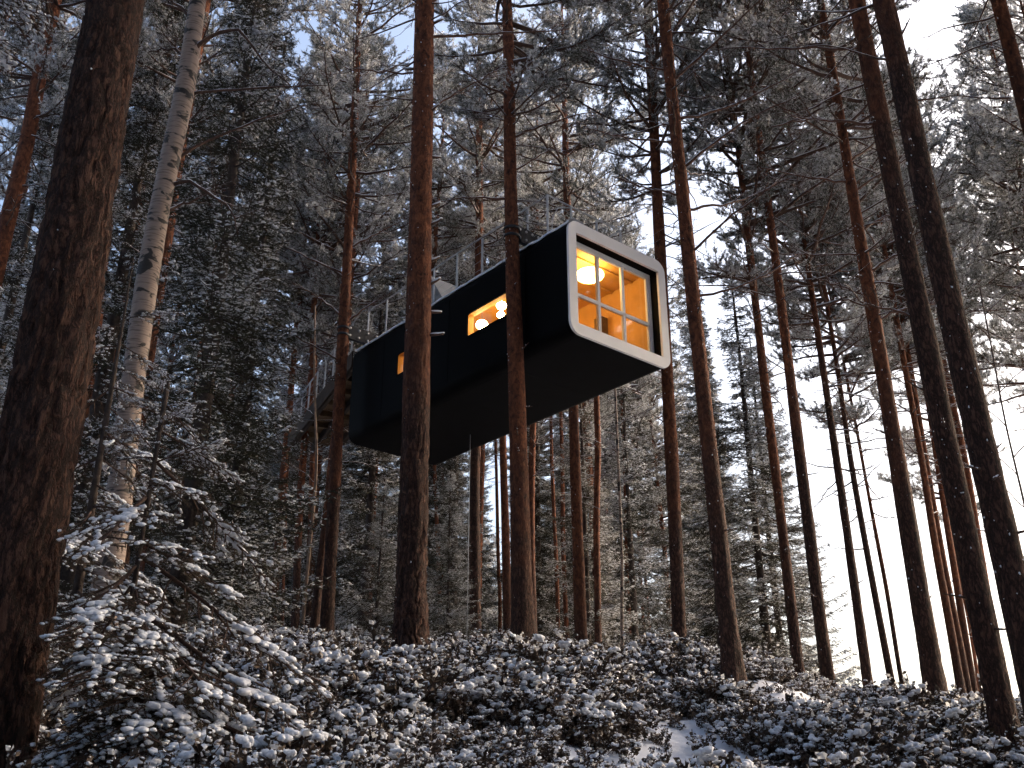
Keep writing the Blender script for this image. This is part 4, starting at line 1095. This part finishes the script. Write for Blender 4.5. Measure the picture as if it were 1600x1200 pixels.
# ------------------------------------------------------------------ snow-capped undergrowth
def shrub(seed, tall=.30, caps=9, dry=.0):
    rng = np.random.default_rng(seed); mb = MB()
    tips = []
    LP, LD = [], []
    for s in range(9):
        az = rng.uniform(0, 2 * pi); L = tall * rng.uniform(.55, 1.15)
        p0 = np.array([rng.normal(0, .05), rng.normal(0, .05), -.04])
        P = limb_path(p0, az, R(rng.uniform(45, 82)), L, 5, 0, -.15, .12, rng)
        mb.tube(P, np.linspace(.004, .002, 5), 3, 0, False, False)
        tips.append(P[-1])
        for k in range(3):
            q, d = along(P, rng.uniform(.4, .95)); P2 = limb_path(q, az + rng.uniform(-1.6, 1.6), R(rng.uniform(10, 60)), L * .35, 3, 0, 0, .1, rng)
            mb.tube(P2, np.linspace(.003, .0015, 3), 3, 0, False, False); tips.append(P2[-1])
            for j in range(7):
                q2, d2 = along(P2, rng.uniform(.2, 1)); LP.append(q2); LD.append(unit(d2 + rng.normal(0, .7, 3) - np.array([0, 0, .25])))
        for j in range(9):
            q2, d2 = along(P, rng.uniform(.3, 1)); LP.append(q2); LD.append(unit(d2 * .4 + rng.normal(0, .7, 3) - np.array([0, 0, .25])))
    LP, LD = np.array(LP), np.array(LD); n = len(LP)
    if dry < 1:
        q = np.cross(LD, rng.normal(size=(n, 3))); q /= np.linalg.norm(q, axis=1)[:, None]
        L = rng.uniform(.024, .046, (n, 1)); W = L * rng.uniform(.32, .45, (n, 1)); u = np.cross(LD, q)
        V = np.stack([LP, LP + LD * L * .5 + q * W + u * W * .3, LP + LD * L, LP + LD * L * .5 - q * W + u * W * .3], 1).reshape(-1, 3)
        b = np.arange(n)[:, None] * 4
        F = np.stack([b + [[0, 1, 2]], b + [[0, 2, 3]]], 1); w = rng.random(n) < .05
        mb.add(V, F[~w].reshape(-1, 3), 1); mb.f.append((F[w].reshape(-1, 3) + mb.n - len(V), 3, False))
    tips = np.array(tips)
    pk = rng.permutation(len(tips))[:caps]
    for p in tips[pk]:                                       # ragged clumps held by the twig ends
        k = rng.integers(4, 10); s = rng.uniform(.006, .021, k)
        mb.blobs(p + np.stack([rng.normal(0, .017, k), rng.normal(0, .017, k), rng.uniform(-.012, .010, k)], 1), np.stack([s * 1.3, s, s * .7], 1), rng, 2, 1, .24)
    up = np.argsort(-(LP[:, 2] + rng.normal(0, .05, n)))[:26]     # thin snow on single leaves
    s = rng.uniform(.006, .014, len(up))
    mb.blobs(LP[up] + LD[up] * .016 + [0, 0, .004], np.stack([s * 1.3, s * .9, s * .45], 1), rng, 2, 0, .3)
    # frosted leaf bits
    return mb.mesh('shrub', [M_STEM, M_LEAF, M_SNOW, M_FROST])
SH = [shrub(700, .28, 5), shrub(701, .24, 8), shrub(702, .32, 4), shrub(703, .20, 9), shrub(704, .28, 2), shrub(705, .36, 3), shrub(706, .26, 0)]
SHL = [('snow-capped low shrub right of the large stubbed pine foot', -.75, 12.7), ('snow-capped low shrub at the foot of the first pine right of the cabin', 2.75, 14.6),
       ('tall snow-capped shrub before the flared pine foot on the right slope', 5.7, 14.3), ('snow-heavy low shrub left of the large stubbed pine foot', -1.95, 12.6),
       ('sparse shrub at the foot of the steel-banded pine', .5, 17.9), ('tall bushy shrub on the crest below the cabin front', 2.0, 16.6), ('almost bare shrub in the middle of the lower edge', .2, 5.6)]
srcs = []
for m_, (lab, x, y) in zip(SH, SHL):
    o = link('snowy_shrub', m_, None, (x, y, gz(x, y)), (0, 0, x * 3)); tag(o, lab, 'shrub', 'single low shrubs on the slope'); srcs.append(o)
rng = np.random.default_rng(99)
N0 = 30000
y = 4.3 + 22.7 * rng.random(N0) ** 1.2
x = rng.uniform(-.62, .62, N0) * (y + 2.5)
den = fbm(np.stack([x * .55, y * .55, x * 0], -1), 3)
keep = rng.random(N0) < np.clip((den - .38) * 6.5, .04, 1)
keep &= ~((np.hypot(x + 1.28, y - 13) < .35) | (np.hypot(x + 3.2, y - 6.8) < .4) | (np.hypot(x - 5, y - 11) < .25) | (np.hypot(x, y) < 3.2))
x, y, den = x[keep], y[keep], den[keep]
z = ground_z(x, y)
p = np.stack([x, y, x * 0], -1); z = z + ((fbm(p * 1.3, 4) - .5) * .34)
sc = np.clip((y + 2.5) / 9.5, .72, 1) * rng.uniform(.7, 1.35, len(x)) * (.70 + .85 * np.clip((den - .40) * 4, 0, 1))
RZ = np.stack([rng.normal(0, .18, len(x)), rng.normal(0, .18, len(x)), rng.uniform(0, 6.28, len(x))], 1)
scatter('undergrowth', np.stack([x, y, z - .02], 1), RZ, np.stack([sc, sc, sc * rng.uniform(.85, 1.2, len(x))], 1), rng.choice(7, len(x), p=[.2, .2, .16, .16, .12, .08, .08]), srcs, 'stuff',
        'low dark-leaved undergrowth capped with snow covering the slope', 'undergrowth')
print('shrubs', len(x), 'tris', sum(len(m.polygons) for m in bpy.data.meshes))
